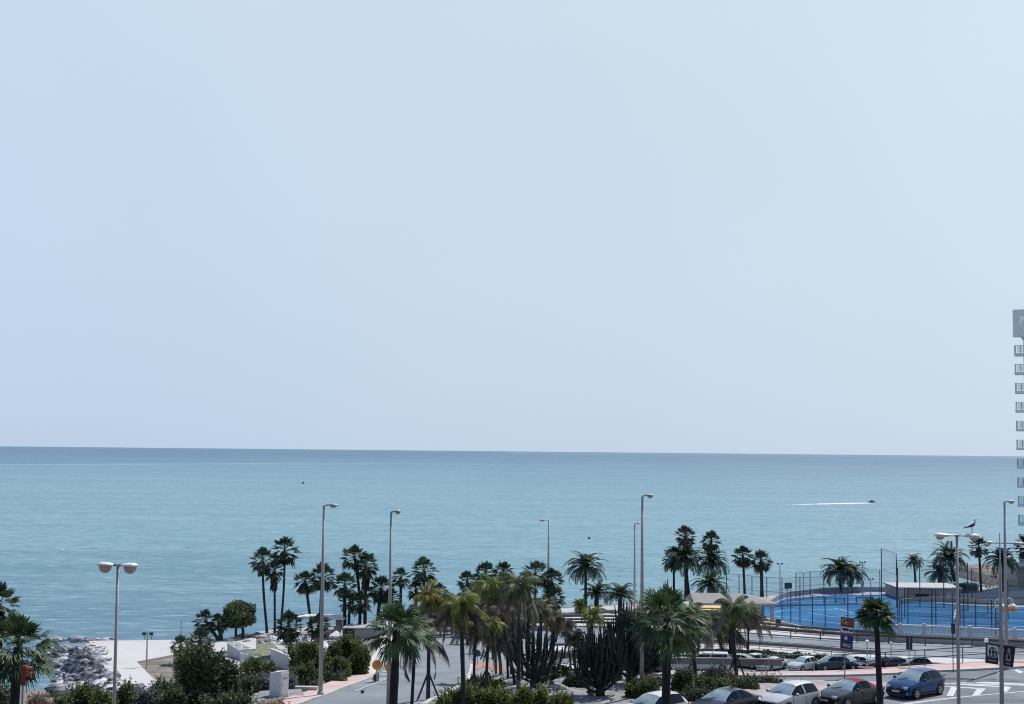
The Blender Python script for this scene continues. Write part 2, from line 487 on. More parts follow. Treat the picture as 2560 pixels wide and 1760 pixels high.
def sea_material():
    m = bpy.data.materials.new('sea_water'); m.use_nodes = True
    n = m.node_tree; N = n.nodes.new; L = n.links.new
    b = n.nodes['Principled BSDF']
    tc = N('ShaderNodeTexCoord')
    def noise(scale, st, det=4, rough=.55, rot=0, dist=0):
        mp = N('ShaderNodeMapping'); mp.inputs['Scale'].default_value = st; mp.inputs['Rotation'].default_value = (0, 0, rot)
        L(tc.outputs['Object'], mp.inputs[0])
        t = N('ShaderNodeTexNoise'); t.inputs['Scale'].default_value = scale; t.inputs['Detail'].default_value = det
        t.inputs['Roughness'].default_value = rough; t.inputs['Distortion'].default_value = dist
        L(mp.outputs[0], t.inputs['Vector']); return t.outputs['Fac']
    def ramp(x, a, c, lo=0., hi=1., clamp=True):
        r = N('ShaderNodeMapRange'); r.clamp = clamp
        for k, v in (('From Min', a), ('From Max', c), ('To Min', lo), ('To Max', hi)): r.inputs[k].default_value = v
        L(x, r.inputs['Value']); return r.outputs[0]
    def mixc(f, a, c, mode='MIX'):
        x = N('ShaderNodeMix'); x.data_type = 'RGBA'; x.blend_type = mode
        if isinstance(f, (int, float)): x.inputs[0].default_value = f
        else: L(f, x.inputs[0])
        for i, v in ((6, a), (7, c)):
            if isinstance(v, tuple): x.inputs[i].default_value = (*v, 1)
            else: L(v, x.inputs[i])
        return x.outputs[2]
    sp = N('ShaderNodeSeparateXYZ'); L(tc.outputs['Object'], sp.inputs[0])
    Yo = sp.outputs['Y']; Xo = sp.outputs['X']
    lg = N('ShaderNodeMath'); lg.operation = 'LOGARITHM'; L(Yo, lg.inputs[0]); lg.inputs[1].default_value = 10
    # wavering edge between shallow and deep water
    wv = noise(1.0, (1 / 900, 1 / 300, 1), 4)
    ad = N('ShaderNodeMath'); ad.operation = 'MULTIPLY_ADD'; L(wv, ad.inputs[0]); ad.inputs[1].default_value = .16
    lx = N('ShaderNodeMath'); lx.operation = 'SUBTRACT'; L(lg.outputs[0], lx.inputs[0]); L(ramp(ramp(Xo, -60, 10, 0, 1), 0, 1, .11, 0), lx.inputs[1]); L(lx.outputs[0], ad.inputs[2])
    cr = N('ShaderNodeValToRGB'); r = cr.color_ramp
    def pos(Y): return (math.log10(Y) + .08 - 2.0) / 2.4
    stops = [(150, (0.075, 0.160, 0.225)), (235, (0.115, 0.245, 0.290)), (330, (0.165, 0.315, 0.350)), (650, (0.170, 0.310, 0.360)),
             (1100, (0.140, 0.275, 0.345)), (1900, (0.105, 0.220, 0.300)), (4200, (0.058, 0.140, 0.225)), (9000, (0.048, 0.120, 0.205)), (24000, (0.09, 0.17, 0.26))]
    r.elements[0].position = pos(stops[0][0]); r.elements[0].color = (*stops[0][1], 1)
    r.elements[1].position = pos(stops[-1][0]); r.elements[1].color = (*stops[-1][1], 1)
    for Y, c in stops[1:-1]:
        e = r.elements.new(pos(Y)); e.color = (*c, 1)
    L(ramp(ad.outputs[0], 2.0, 4.4), cr.inputs[0])
    col = cr.outputs[0]
    # long bands of current and light wind
    b1 = noise(1.0, (1 / 260, 1 / 38, 1), 5, .6, rot=.05, dist=.6)
    col = mixc(ramp(b1, .42, .66, 0, .40), col, (0.27, 0.42, 0.46))
    b2 = noise(1.0, (1 / 120, 1 / 22, 1), 5, .6, rot=-.04, dist=.5)
    col = mixc(ramp(b2, .52, .72, 0, .32), col, (0.09, 0.20, 0.26))
    b4 = noise(1.0, (1 / 1600, 1 / 170, 1), 4, .5, rot=.03, dist=.3)
    col = mixc(ramp(b4, .60, .66, 0, .25), col, (0.28, 0.42, 0.50))
    # ripples: their shade and glints put into the colour as short dark and light dashes
    r1 = noise(1.0, (1 / 3.6, 1 / 2.2, 1), 3, .65)
    r2 = noise(1.0, (1 / 14., 1 / 5., 1), 4, .6)
    col = mixc(ramp(r1, .48, .66, 0, .62), col, (0.055, 0.145, 0.20))
    col = mixc(ramp(r2, .49, .66, 0, .62), col, (0.075, 0.17, 0.23))
    r3 = noise(1.0, (1 / 5., 1 / 2., 1), 3, .6, rot=.3)
    col = mixc(ramp(r3, .55, .68, 0, .50), col, (0.36, 0.50, 0.54))
    def ma(op, a, c, d=None):
        x = N('ShaderNodeMath'); x.operation = op
        for i, v in enumerate((a, c, d)):
            if v is None: continue
            if isinstance(v, (int, float)): x.inputs[i].default_value = v
            else: L(v, x.inputs[i])
        return x.outputs[0]
    # the edge of a current far out at the left: darker beyond it, a pale line of slick along it
    v0 = ma('SUBTRACT', ma('MULTIPLY_ADD', Xo, -1.62, Yo), 2994)
    v0 = ma('ADD', v0, ma('MULTIPLY', ma('SUBTRACT', noise(1.0, (1 / 260, 1 / 260, 1), 3), .5), 260))
    leftm = ramp(Xo, -120, -420, 0, 1)
    col = mixc(ma('MULTIPLY', ma('MULTIPLY', ramp(v0, 0, 250, 0, 1), .22), ramp(Xo, 200, -500, 0, 1)), col, (0.045, 0.105, 0.175))
    col = mixc(ma('MULTIPLY', ma('MULTIPLY', ramp(ma('ABSOLUTE', v0, None), 15, 75, 1, 0), leftm), .55), col, (0.30, 0.42, 0.50))
    hs = N('ShaderNodeHueSaturation'); hs.inputs['Saturation'].default_value = 1.0; hs.inputs['Value'].default_value = .87; hs.inputs['Hue'].default_value = .499
    L(col, hs.inputs['Color']); L(hs.outputs[0], b.inputs['Base Color'])
    b.inputs['Roughness'].default_value = .42
    b.inputs['IOR'].default_value = 1.33
    b.inputs['Specular IOR Level'].default_value = .28
    h1 = noise(1.0, (1 / 3., 1 / 1.6, 1), 5, .6)
    bp = N('ShaderNodeBump'); bp.inputs['Strength'].default_value = .8; bp.inputs['Distance'].default_value = .35
    L(h1, bp.inputs['Height']); L(bp.outputs[0], b.inputs['Normal'])
    return m
mb = MB()
SX = 60000
mb.add([(-SX, -300, 0), (SX, -300, 0), (SX, 60000, 0), (-SX, 60000, 0)], [(0, 1, 2, 3)])
o = mb.build('sea', sea_material(), loc=(0, 0, ZSEA)); o['kind'] = 'structure'

# ------------------------------------------------------------------ roads and pavements
ramp_left = [(640, 1800), (780, 1752), (850, 1726), (905, 1706), (937, 1690), (955, 1668), (966, 1640), (975, 1618), (985, 1600), (992, 1586)]
ramp_right = [(1010, 1800), (1075, 1757), (1130, 1733), (1160, 1712), (1176, 1690), (1181, 1665), (1186, 1640), (1192, 1618), (1200, 1602), (1206, 1588)]
RL = [G(*p) for p in ramp_left]; RR = [G(*p) for p in ramp_right]
strip('ramp_road', RL, RR, M['asphalt'], off=.07, n=70, mcols=14)
strip('junction_road', [G(*p) for p in [(1180, 1664), (1182, 1645), (1188, 1622), (1198, 1600), (1204, 1588)]], [G(*p) for p in [(1292, 1674), (1312, 1652), (1325, 1632), (1335, 1612), (1338, 1592)]], M['asphalt'], off=.06, n=30, mcols=20)
# the sea road at the foot of the ramp, running right behind the palms
SRt = [Pz(px, py, ZL) for px, py in [(960, 1575), (1100, 1571), (1300, 1570), (1500, 1571), (1800, 1582), (2120, 1604), (2330, 1612), (2640, 1622)]]
SRb = [Pz(px, py, ZL) for px, py in [(960, 1611), (1100, 1622), (1300, 1622), (1480, 1617), (1800, 1616), (2000, 1627), (2120, 1638), (2640, 1660)]]
strip('sea_road', SRt, SRb, M['asphalt'], off=.10, n=80, mcols=6, flat=ZL)
# pavement and verge between the sea road and the car park
SPb = [Pz(px, py, ZL) for px, py in [(1330, 1640), (1480, 1630), (1800, 1627), (2000, 1640), (2120, 1650), (2640, 1676)]]
strip('sea_pavement', [Pz(px, py, ZL) for px, py in [(1330, 1622), (1480, 1618), (1800, 1617), (2000, 1628), (2120, 1639), (2640, 1661)]], SPb, M['palepave'], off=.22, n=60, mcols=3, flat=ZL, thick=.3)
strip('car_park', SPb, [Pz(px, py, ZL) for px, py in [(1330, 1720), (1480, 1720), (1800, 1720), (2000, 1720), (2120, 1720), (2640, 1720)]], M['asphalt2'], off=.05, n=60, mcols=3, flat=ZL)
# promenade above the sea road
strip('promenade', [Pz(px, py, ZL) for px, py in [(960, 1560), (1150, 1552), (1300, 1549), (1500, 1547), (1700, 1552), (1880, 1566), (2000, 1588), (2140, 1598)]],
      [Pz(px, py, ZL) for px, py in [(960, 1573), (1150, 1569), (1300, 1568), (1500, 1569), (1700, 1576), (1880, 1586), (2000, 1595), (2140, 1604)]], M['palepave'], off=.22, n=60, mcols=3, flat=ZL, thick=.3)
strip('beach_sand', [Pz(px, py, ZL) for px, py in [(640, 1580), (760, 1569), (1150, 1541), (1300, 1528), (1500, 1516), (1700, 1504), (1850, 1496), (2060, 1478), (2280, 1468), (2700, 1468)]],
      [Pz(px, py, ZL) for px, py in [(700, 1625), (850, 1600), (1150, 1552), (1300, 1549), (1500, 1547), (1700, 1552), (1850, 1562), (2060, 1580), (2280, 1560), (2700, 1560)]], M['sand'], off=.03, n=60, mcols=6, flat=ZL)
# white edge dashes on the sea road
def dash(pa, pb, wd, name='road_line', off=.13, flat=ZL):
    return strip(name, [pa, pb], [pa + Vector((0, wd, 0)), pb + Vector((0, wd, 0))], M['paint'], off=off, n=2, mcols=1, flat=flat, linear=True)
mbd = MB()
a = resample(SRt, 400)
for i in range(0, 396, 7):
    for k in range(i, i + 4):
        p, q = a[k], a[k + 1]
        mbd.add([(p.x, p.y - .55, ZL + .125), (q.x, q.y - .55, ZL + .125), (q.x, q.y - .95, ZL + .125), (p.x, p.y - .95, ZL + .125)], [(3, 2, 1, 0)])
o = mbd.build('road_dashes', M['paint']); o['kind'] = 'structure'

# pavement beside the ramp: pink near, pale further down
PL = [G(*p) for p in [(560, 1830), (690, 1762), (770, 1733), (830, 1708), (880, 1694), (928, 1686)]]
PR = [G(*p) for p in [(610, 1806), (775, 1753), (846, 1727), (900, 1706), (925, 1694), (936, 1689)]]
strip('pink_pavement', PL, PR, M['pink'], off=.17, n=50, mcols=8, thick=.3)
PL2 = [G(*p) for p in [(880, 1694), (915, 1676), (925, 1655), (938, 1630), (952, 1605), (966, 1590)]]
PR2 = [G(*p) for p in [(932, 1692), (945, 1676), (957, 1655), (966, 1632), (975, 1612), (986, 1598)]]
strip('ramp_pavement', PL2, PR2, M['palepave'], off=.165, n=40, mcols=4, thick=.3)
kerbline('left_kerb', RL, M['kerb'], wd=.35, ht=.20, n=90)
kerbline('right_kerb', RR[:6], M['kerb'], wd=.45, ht=.20, n=90)
# short white cross lines and edge line beside the left kerb of the ramp
a = resample(RL, 300); b_ = resample(RR, 300); ml = MB()
for i in range(96, 268, 6):
    p = a[i]; q = a[i + 2]; u = (b_[i] - p); u.z = 0; u.normalize()
    c = [p + u * .35, q + u * .35, q + u * 1.25, p + u * 1.25]
    ml.add([(t.x, t.y, hz(t.x, t.y) + .10) for t in c], [(0, 1, 2, 3)])
for i in range(60, 290):
    p = a[i]; q = a[i + 1]; u = (b_[i] - p); u.z = 0; u.normalize()
    for d0 in (1.3,):
        c = [p + u * d0, q + u * d0, q + u * (d0 + .13), p + u * (d0 + .13)]
        ml.add([(t.x, t.y, hz(t.x, t.y) + .105) for t in c], [(0, 1, 2, 3)])
me = ml.mesh('ramp_markings', M['paint'])
o = put('ramp_markings', me); o['kind'] = 'structure'

# upper road, right
KF = [Pz(px, py, 0) for px, py in [(1330, 1668), (1450, 1678), (1600, 1688), (1700, 1691), (1830, 1693), (1960, 1693), (2120, 1691), (2250, 1686), (2330, 1681), (2450, 1676), (2660, 1664)]]
KBk = [Vector((p.x, float(brow(p.x)) - .35, 0)) for p in KF]
strip('upper_road', KF, [Vector((p.x + (-4 if i < 2 else 0), 72 * K, 0)) if p.x > 30 else Vector((p.x, max(66, 72 * K), 0)) for i, p in enumerate(KF)], M['asphalt2'], off=.02, n=70, mcols=10, flat=0)
# pavement slab (pink) up to the edge of the drop
def slab_between(name, A, B, m, off, n=70, mcols=4, thick=.5):
    return strip(name, A, B, m, off=off, n=n, mcols=mcols, thick=thick, flat=0)
iP = 4
slab_between('pink_sidewalk', KF[iP:], KBk[iP:], M['pink'], .15)
slab_between('pale_sidewalk', KF[:iP + 1], KBk[:iP + 1], M['palepave'], .148)
kerbline('road_kerb', KF, M['kerb'], wd=.3, ht=.165, n=80, flat=0)
# retaining wall below the pavement
mw = MB(); a = resample(KBk, 60)
for i in range(60):
    p, q = a[i], a[i + 1]
    zb = min(hz(p.x, p.y + 1.6), hz(q.x, q.y + 1.6)) - .3
    mw.add([(p.x, p.y + .02, zb), (q.x, q.y + .02, zb), (q.x, q.y + .02, .10), (p.x, p.y + .02, .10), (p.x, p.y + .42, zb), (q.x, q.y + .42, zb), (q.x, q.y + .42, .10), (p.x, p.y + .42, .10)],
           [(0, 1, 2, 3), (5, 4, 7, 6), (3, 2, 6, 7)])
o = mw.build('retaining_wall', M['wallgrey']); tag(o, 'long grey retaining wall holding the pink sidewalk above the car park', 'retaining wall')
# island of gravel with the palms and cacti, and the paved strip by the parked cars
IB = [(1090, 1757), (1135, 1735), (1165, 1713), (1181, 1690), (1187, 1672), (1240, 1664), (1330, 1673), (1450, 1684), (1600, 1694), (1700, 1697), (1850, 1703), (1955, 1707)]
IF = [(1085, 1840), (1135, 1840), (1165, 1840), (1210, 1840), (1250, 1840), (1300, 1840), (1380, 1840), (1450, 1840), (1560, 1800), (1640, 1775), (1800, 1735), (1930, 1716)]
strip('gravel_island', [G(*p) for p in IB], [G(*p) for p in IF], M['gravel'], off=.13, n=70, mcols=24, thick=.3)
strip('red_paving', [G(*p) for p in [(1186, 1662), (1215, 1661), (1270, 1671)]], [G(*p) for p in [(1188, 1680), (1230, 1680), (1285, 1682)]], M['red_earth'], off=.19, n=12, mcols=4, thick=.1)
slab_between('parking_paving', [Pz(px, py, 0) for px, py in [(1700, 1748), (1850, 1712), (1965, 1706), (2110, 1707), (2222, 1710)]],
             [Pz(px, py, 0) for px, py in [(1690, 1772), (1850, 1755), (1960, 1745), (2110, 1737), (2212, 1735)]], mat('worn_paving', (0.24, 0.21, 0.20), .9, (0.40, 0.34, 0.32), .5, detail=10), .152, n=30, thick=.3)
# hatching and lines painted on the upper road
mk = MB()
def quad(*pts):
    c = [Pz(px, py, 0.028) for px, py in pts]; mk.add(c, [(0, 1, 2, 3)])
quad((2361, 1710), (2361, 1708), (2560, 1712), (2560, 1714))
quad((2400, 1712), (2400, 1710), (2520, 1716), (2520, 1719))
quad((2380, 1706), (2470, 1704.5), (2600, 1711), (2600, 1713))
quad((2362, 1716), (2362, 1714.5), (2464, 1721), (2464, 1724))
quad((2366, 1740), (2383, 1740), (2394, 1718), (2378, 1717))
quad((2430, 1739), (2447, 1739), (2463, 1723), (2443, 1721))
quad((2507, 1730), (2517, 1729), (2529, 1717), (2511, 1717))
quad((2340, 1750), (2344, 1751.5), (2430, 1740.5), (2426, 1739.5))
quad((2370, 1744.5), (2372, 1746), (2560, 1729), (2560, 1727.5))
quad((2245, 1760.5), (2262, 1762), (2375, 1746), (2365, 1744.5))
quad((2490, 1682), (2500, 1684), (2508, 1677), (2497, 1676.5))
quad((2535, 1676), (2542, 1673), (2560, 1680), (2549, 1683))
quad((1560, 1693), (1560, 1691.7), (1900, 1697), (1900, 1698.6))
me = mk.mesh('road_markings', M['paint'])
o = put('road_markings', me); o['kind'] = 'structure'
# the white plaza by the water
def polysheet(name, px, z, m, thick=.3, kind='structure'):
    pts = [Pz(a, b, z) for a, b in px]
    from mathutils.geometry import tessellate_polygon
    tri = tessellate_polygon([[Vector((p.x, p.y, 0)) for p in pts]])
    n = len(pts); vs = [(p.x, p.y, z) for p in pts] + [(p.x, p.y, z - thick) for p in pts]
    fs = [tuple(t) for t in tri] + [(i, (i + 1) % n, n + (i + 1) % n, n + i) for i in range(n)]
    me = MB().add(vs, fs).mesh(name, m)
    import bmesh as _b
    bm = _b.new(); bm.from_mesh(me); _b.ops.recalc_face_normals(bm, faces=bm.faces); bm.to_mesh(me); bm.free()
    if me.polygons[0].normal.z < 0: me.flip_normals()
    o = put(name, me)
    if kind: o['kind'] = kind
    return o
polysheet('plaza', [(222, 1602), (470, 1599), (640, 1596), (640, 1622), (436, 1636), (342, 1654), (372, 1685), (403, 1713), (440, 1760), (318, 1760)], ZL + .25, M['plaza'], thick=1.6)
# sports courts
polysheet('blue_court', [(1880, 1519), (1950, 1498), (2100, 1489), (2245, 1489), (2262, 1503), (2350, 1507), (2420, 1514), (2640, 1519), (2640, 1590), (2300, 1590), (2060, 1583), (1990, 1566), (1880, 1540)], ZL + .10, M['court'], thick=.3)
polysheet('court_border', [(1905, 1514), (1960, 1495), (2040, 1484), (2245, 1475), (2420, 1490), (2640, 1500), (2640, 1512), (2420, 1508), (2350, 1504), (2262, 1498), (2245, 1487), (2100, 1487), (1965, 1497), (1925, 1514)], ZL + .14, M['courtpale'], thick=.3)
ct = MB()
def cline(a, b, wd=.10):
    p = Pz(a[0], a[1], ZL + .118); q = Pz(b[0], b[1], ZL + .118); d = (q - p).normalized(); s = Vector((-d.y, d.x, 0)) * wd
    ct.add([p - s, q - s, q + s, p + s], [(0, 1, 2, 3)])
for a, b in [((2020, 1530), (2075, 1541)), ((2075, 1541), (2140, 1537)), ((1925, 1533), (1960, 1526)), ((1960, 1526), (2120, 1523)), ((2085, 1520), (2140, 1534)),
             ((1935, 1540), (2110, 1560)), ((2110, 1503), (2240, 1506)), ((1960, 1505), (2090, 1500)), ((2270, 1520), (2390, 1522)), ((2270, 1527), (2560, 1530)),
             ((2280, 1545), (2560, 1552)), ((2390, 1522), (2385, 1548)), ((2250, 1560), (2560, 1566)), ((2470, 1518), (2560, 1524))]:
    cline(a, b)
me = ct.mesh('court_lines', M['paint'])
o = put('court_lines', me); o['kind'] = 'structure'

# ------------------------------------------------------------------ palms
def fan_leaf(mb, rng, o, d, R, width=1.0, seg=11, droop=.25, spread=2.4, pet=.45, wide=.5):
    """one fan leaf: stalk along d from o, then a pleated fan of fingers"""
    d = d.normalized(); side = d.cross(Vector((0, 0, 1)))
    if side.length < .15: side = Vector((math.cos(rng.random() * 6.28), math.sin(rng.random() * 6.28), 0))
    side.normalize(); side = Quaternion(d, rng.uniform(-.5, .5)) @ side
    nrm = side.cross(d).normalized()
    sag = Vector((0, 0, -1))
    c = o + d * (R * pet) + sag * (R * pet * droop * .25)
    t = side * .016 * R
    mb.add([o - t, o + t, c + t, c - t], [(0, 1, 2, 3)])
    for k in range(seg):
        a = (k / (seg - 1) - .5) * spread + rng.uniform(-.03, .03)
        L = R * (1 - pet) * (1.0 - .35 * abs(a) / (spread / 2)) * rng.uniform(.88, 1.08) * width
        u = (d * math.cos(a) + side * math.sin(a)).normalized()
        v = (side * math.cos(a) - d * math.sin(a)).normalized()
        fold = nrm * (.05 * R * (1 if k % 2 else -1))
        wd = L * spread / seg * wide
        m_ = c + u * L * .6 + sag * L * droop * .18 + fold * .3
        e = c + u * L + sag * L * droop * rng.uniform(.5, 1.0)
        mb.add([c, m_ - v * wd, e, m_ + v * wd], [(0, 1, 2, 3)])
def golden(i, n, e0, e1, rng, jit=.12):
    a = i * 2.39996 + rng.uniform(-jit, jit)
    el = rad(e0 + (e1 - e0) * (i / max(n - 1, 1)) ** .85) + rng.uniform(-jit, jit)
    return a, el
def fan_crown(seed, n=34, e0=85, e1=-35, seg=9, droop=.3, spread=2.3, pet=.45, wide=.5):
    rng = random.Random(seed); mb = MB()
    for i in range(n):
        a, el = golden(i, n, e0, e1, rng)
        d = Vector((math.cos(a) * math.cos(el), math.sin(a) * math.cos(el), math.sin(el)))
        fan_leaf(mb, rng, Vector((0, 0, -.05)), d, rng.uniform(.82, 1.05), 1, seg, droop + .35 * max(0, -math.sin(el)), spread, pet, wide)
    return mb
def skirt(seed, n=90, L=.9, w0=.16, w1=.34, wd=.07):
    rng = random.Random(seed); mb = MB()
    for i in range(n):
        a = rng.uniform(0, 6.283); z = -.05 - rng.random() ** 1.3 * L * .75; r0 = rng.uniform(.05, w0)
        l = L * rng.uniform(.2, .45); r1 = r0 + rng.uniform(.02, w1 - w0)
        c, s = math.cos(a), math.sin(a); t = Vector((-s, c, 0)) * wd
        p = Vector((c * r0, s * r0, z)); q = Vector((c * r1, s * r1, z - l * .6)); e = Vector((c * r1 * .95, s * r1 * .95, z - l))
        mb.add([p, q - t, e, q + t], [(0, 1, 2, 3)])
    return mb
def frond(mb, rng, a, el, L, arch=1.5, nl=26, ll=.22, lw=.022, hang=.35, vee=.45, o=Vector((0, 0, 0)), stem=True):
    """feather leaf with leaflets both sides of an arching midrib"""
    hd = Vector((math.cos(a), math.sin(a), 0)); side = Vector((-math.sin(a), math.cos(a), 0))
    p = Vector(o); e = el; step = L / nl; pts = [p.copy()]
    for i in range(nl):
        u = hd * math.cos(e) + Vector((0, 0, 1)) * math.sin(e)
        q = p + u * step
        s = (i + .5) / nl
        up = side.cross(u) * -1
        if up.z < 0: up = -up
        if s > .12:
            l = ll * L * (math.sin(math.pi * min(1, .18 + s * .8)) ** .6) * rng.uniform(.85, 1.1)
            for sg in (-1, 1):
                dl = (side * sg * .9 + u * .55 + up * vee * (1 - hang) - Vector((0, 0, 1)) * hang * 1.3).normalized()
                m_ = p + dl * l * .55; t = p + dl * l - Vector((0, 0, 1)) * l * hang * .5
                wv = u * lw * L
                mb.add([p, m_ - wv, t, m_ + wv], [(0, 1, 2, 3)])
        p = q; pts.append(p.copy()); e -= arch / nl * (.5 + s)
    if stem:
        for i in range(0, nl, 3):
            A, B = pts[i], pts[min(i + 3, nl)]; t = side * .012 * L * (1.2 - i / nl); v = Vector((0, 0, .010 * L))
            mb.add([A - t, A + t, B + t, B - t], [(0, 1, 2, 3)]); mb.add([A - v, A + v, B + v, B - v], [(0, 1, 2, 3)])
def feather_crown(seed, n=34, e0=80, e1=-20, arch=1.5, nl=24, ll=.2, hang=.25, lw=.02, jit=.15, vee=.45):
    rng = random.Random(seed); mb = MB()
    for i in range(n):
        a, el = golden(i, n, e0, e1, rng, jit)
        frond(mb, rng, a, el, rng.uniform(.85, 1.1), arch * rng.uniform(.8, 1.2), nl, ll, lw, hang, vee)
    return mb
def dead_fronds(seed, n=9, L=1.55):
    rng = random.Random(seed); mb = MB()
    for i in range(n):
        a = rng.uniform(0, 6.28)
        o = Vector((math.cos(a) * .1, math.sin(a) * .1, -.05))
        frond(mb, rng, a, rad(rng.uniform(-60, -20)), L * rng.uniform(.6, 1.1), 1.2, 24, .16, .020, 1.5, .0, o)
    return mb
CROWN = {}
def crown_mesh(kind, m, seed):
    key = (kind, m.name, seed)
    if key in CROWN: return CROWN[key]
    if kind == 'fan': mb = fan_crown(seed, 38, 88, -48, 11, .22, 2.5, .48, wide=.46)
    elif kind == 'fanround': mb = fan_crown(seed, 56, 88, -60, 11, .22, 2.5, .50, wide=.46)
    elif kind == 'fannear': mb = fan_crown(seed, 36, 89, -34, 19, .48, 2.2, .40, wide=.44)
    elif kind == 'fantuft': mb = fan_crown(seed, 42, 82, -34, 17, .42, 2.3, .30, wide=.5)
    elif kind == 'date': mb = feather_crown(seed, 52, 84, -10, 1.8, 26, .20, .2, .023)
    elif kind == 'datelow': mb = feather_crown(seed, 52, 78, 0, 1.3, 24, .2, .1, .024)
    elif kind == 'queen': mb = feather_crown(seed, 30, 80, -40, 2.5, 22, .30, .65, .026, .4, .15)
    elif kind == 'tuft': mb = feather_crown(seed, 32, 84, -30, 2.1, 20, .30, .45, .028, .4, .3)
    me = mb.mesh('crown', m); CROWN[key] = me
    return me
def skirt_mesh(seed, long=False):
    key = ('skirt', seed, long)
    if key not in CROWN: CROWN[key] = skirt(seed, 110 if long else 70, 1.5 if long else .9).mesh('dead_skirt', M['dead'])
    return CROWN[key]
def deadf_mesh(seed, m):
    key = ('deadf', seed, m.name)
    if key not in CROWN: CROWN[key] = dead_fronds(seed, 9).mesh('dead_fronds', m)
    return CROWN[key]
PRNG = random.Random(77)
CS = dict(fan=1.25, fanround=1.22, fannear=1.22, fantuft=1.05, date=1.12, datelow=1.12, queen=1.4, tuft=1.3)
def palm(name, label, kind, m, c, r, base, tw, seed=1, cat='palm tree', group=None, Y=None, sk=None, df=None, zl=None, bend=0, tm=None, stakes=0, zs=1.0, flare=1.25, topw=None):
    """c crown centre px, r crown radius px, base px of the foot (or foot column when Y is given), tw trunk width px"""
    if Y is None:
        B = Pz(base[0], base[1], ZL) if zl else G(*base)
        Y = B.y
    else:
        p = At(base[0], base[1], Y); B = Vector((p.x, Y, hz(p.x, Y)))
    if not zl: B = Vector((B.x, B.y, hz(B.x, B.y)))
    top = At(c[0], c[1], Y)
    sc = r * Y / FPX * CS.get(kind, 1.2); wd = tw * Y / FPX / 2
    t = thing(name, B, label, cat, group)
    n = 9; pts = []; rs = []
    T = top - B
    for i in range(n + 1):
        s = i / n
        off = math.sin(s * math.pi) * bend * Y / FPX
        pts.append(Vector((T.x * (s ** 1.15) + off, T.y * s, T.z * s + (-.4 if i == 0 else 0))))
        rs.append(wd * (1 + (flare - 1) * max(0, 1 - s * 6) + .05 * math.sin(s * 37)) * (1 - s + s * (topw or .85)))
    mb = MB(); mb.tube(pts, rs, 9)
    mb.build('trunk', tm or M['trunk'], t, smooth=True)
    put('crown', crown_mesh(kind, m, seed), t, T, PRNG.uniform(0, 6.28), (sc, sc, sc * zs))
    if sk: put('dead_skirt', skirt_mesh(seed % 3, sk > 1.01), t, T, PRNG.uniform(0, 6.28), sc * (1 if sk > 1.01 else sk))
    if df: put('dead_fronds', deadf_mesh(seed % 3, df if not isinstance(df, (int, float)) else M['dead']), t, T, PRNG.uniform(0, 6.28), sc * 1.25)
    if stakes:
        for k in range(3):
            a = k * 2.09 + .5; h = 1.6
            f = Vector((math.cos(a) * .9, math.sin(a) * .9, 0.0)); tp = Vector((math.cos(a) * wd * .8 + T.x * .2, math.sin(a) * wd * .8 + T.y * .2, h))
            MB().bar(f - Vector((0, 0, .2)), tp, .09).build('stake', M['wood'], t)
    return t
LF, LD, LN, LP, LY, LL, LR = (M[k] for k in ('leaf_far', 'leaf_date', 'leaf_near', 'leaf_pale', 'leaf_yellow', 'leaf_lime', 'leaf_rust'))
gA = 'slender fan palms along the shore'
gB = 'date palms by the beach'
gC = 'palms on the gravel island'
# --- three tall slender ones against the sea, left
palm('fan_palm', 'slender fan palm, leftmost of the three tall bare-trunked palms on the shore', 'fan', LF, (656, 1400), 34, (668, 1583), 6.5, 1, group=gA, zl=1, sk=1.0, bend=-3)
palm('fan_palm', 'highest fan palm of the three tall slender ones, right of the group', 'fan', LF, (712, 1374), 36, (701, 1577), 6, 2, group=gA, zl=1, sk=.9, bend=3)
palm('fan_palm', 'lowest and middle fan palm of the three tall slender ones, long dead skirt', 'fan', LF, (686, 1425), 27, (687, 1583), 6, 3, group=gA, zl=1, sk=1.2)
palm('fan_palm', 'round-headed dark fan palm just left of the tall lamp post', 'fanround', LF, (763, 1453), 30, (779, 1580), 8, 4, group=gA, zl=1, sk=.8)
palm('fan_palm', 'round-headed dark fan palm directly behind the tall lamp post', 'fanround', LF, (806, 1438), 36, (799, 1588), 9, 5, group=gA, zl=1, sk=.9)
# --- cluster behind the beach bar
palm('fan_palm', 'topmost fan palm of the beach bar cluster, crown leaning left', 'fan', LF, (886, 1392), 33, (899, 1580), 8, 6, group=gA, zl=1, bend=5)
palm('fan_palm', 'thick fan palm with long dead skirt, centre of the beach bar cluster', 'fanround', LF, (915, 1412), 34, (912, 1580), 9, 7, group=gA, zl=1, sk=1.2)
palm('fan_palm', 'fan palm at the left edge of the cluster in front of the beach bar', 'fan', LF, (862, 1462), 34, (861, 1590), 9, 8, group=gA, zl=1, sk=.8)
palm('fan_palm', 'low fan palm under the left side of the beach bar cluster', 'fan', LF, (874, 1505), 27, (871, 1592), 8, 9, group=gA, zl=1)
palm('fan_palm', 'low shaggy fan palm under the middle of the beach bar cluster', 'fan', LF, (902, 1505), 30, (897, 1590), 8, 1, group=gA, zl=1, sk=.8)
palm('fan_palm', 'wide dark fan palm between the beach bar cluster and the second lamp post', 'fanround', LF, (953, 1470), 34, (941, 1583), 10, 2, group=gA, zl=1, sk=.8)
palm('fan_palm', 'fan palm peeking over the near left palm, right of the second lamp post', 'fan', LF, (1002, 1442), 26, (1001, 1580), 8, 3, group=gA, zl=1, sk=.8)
palm('fan_palm', 'lower fan palm behind the second lamp post', 'fanround', LF, (978, 1492), 26, (975, 1585), 8, 4, group=gA, zl=1)
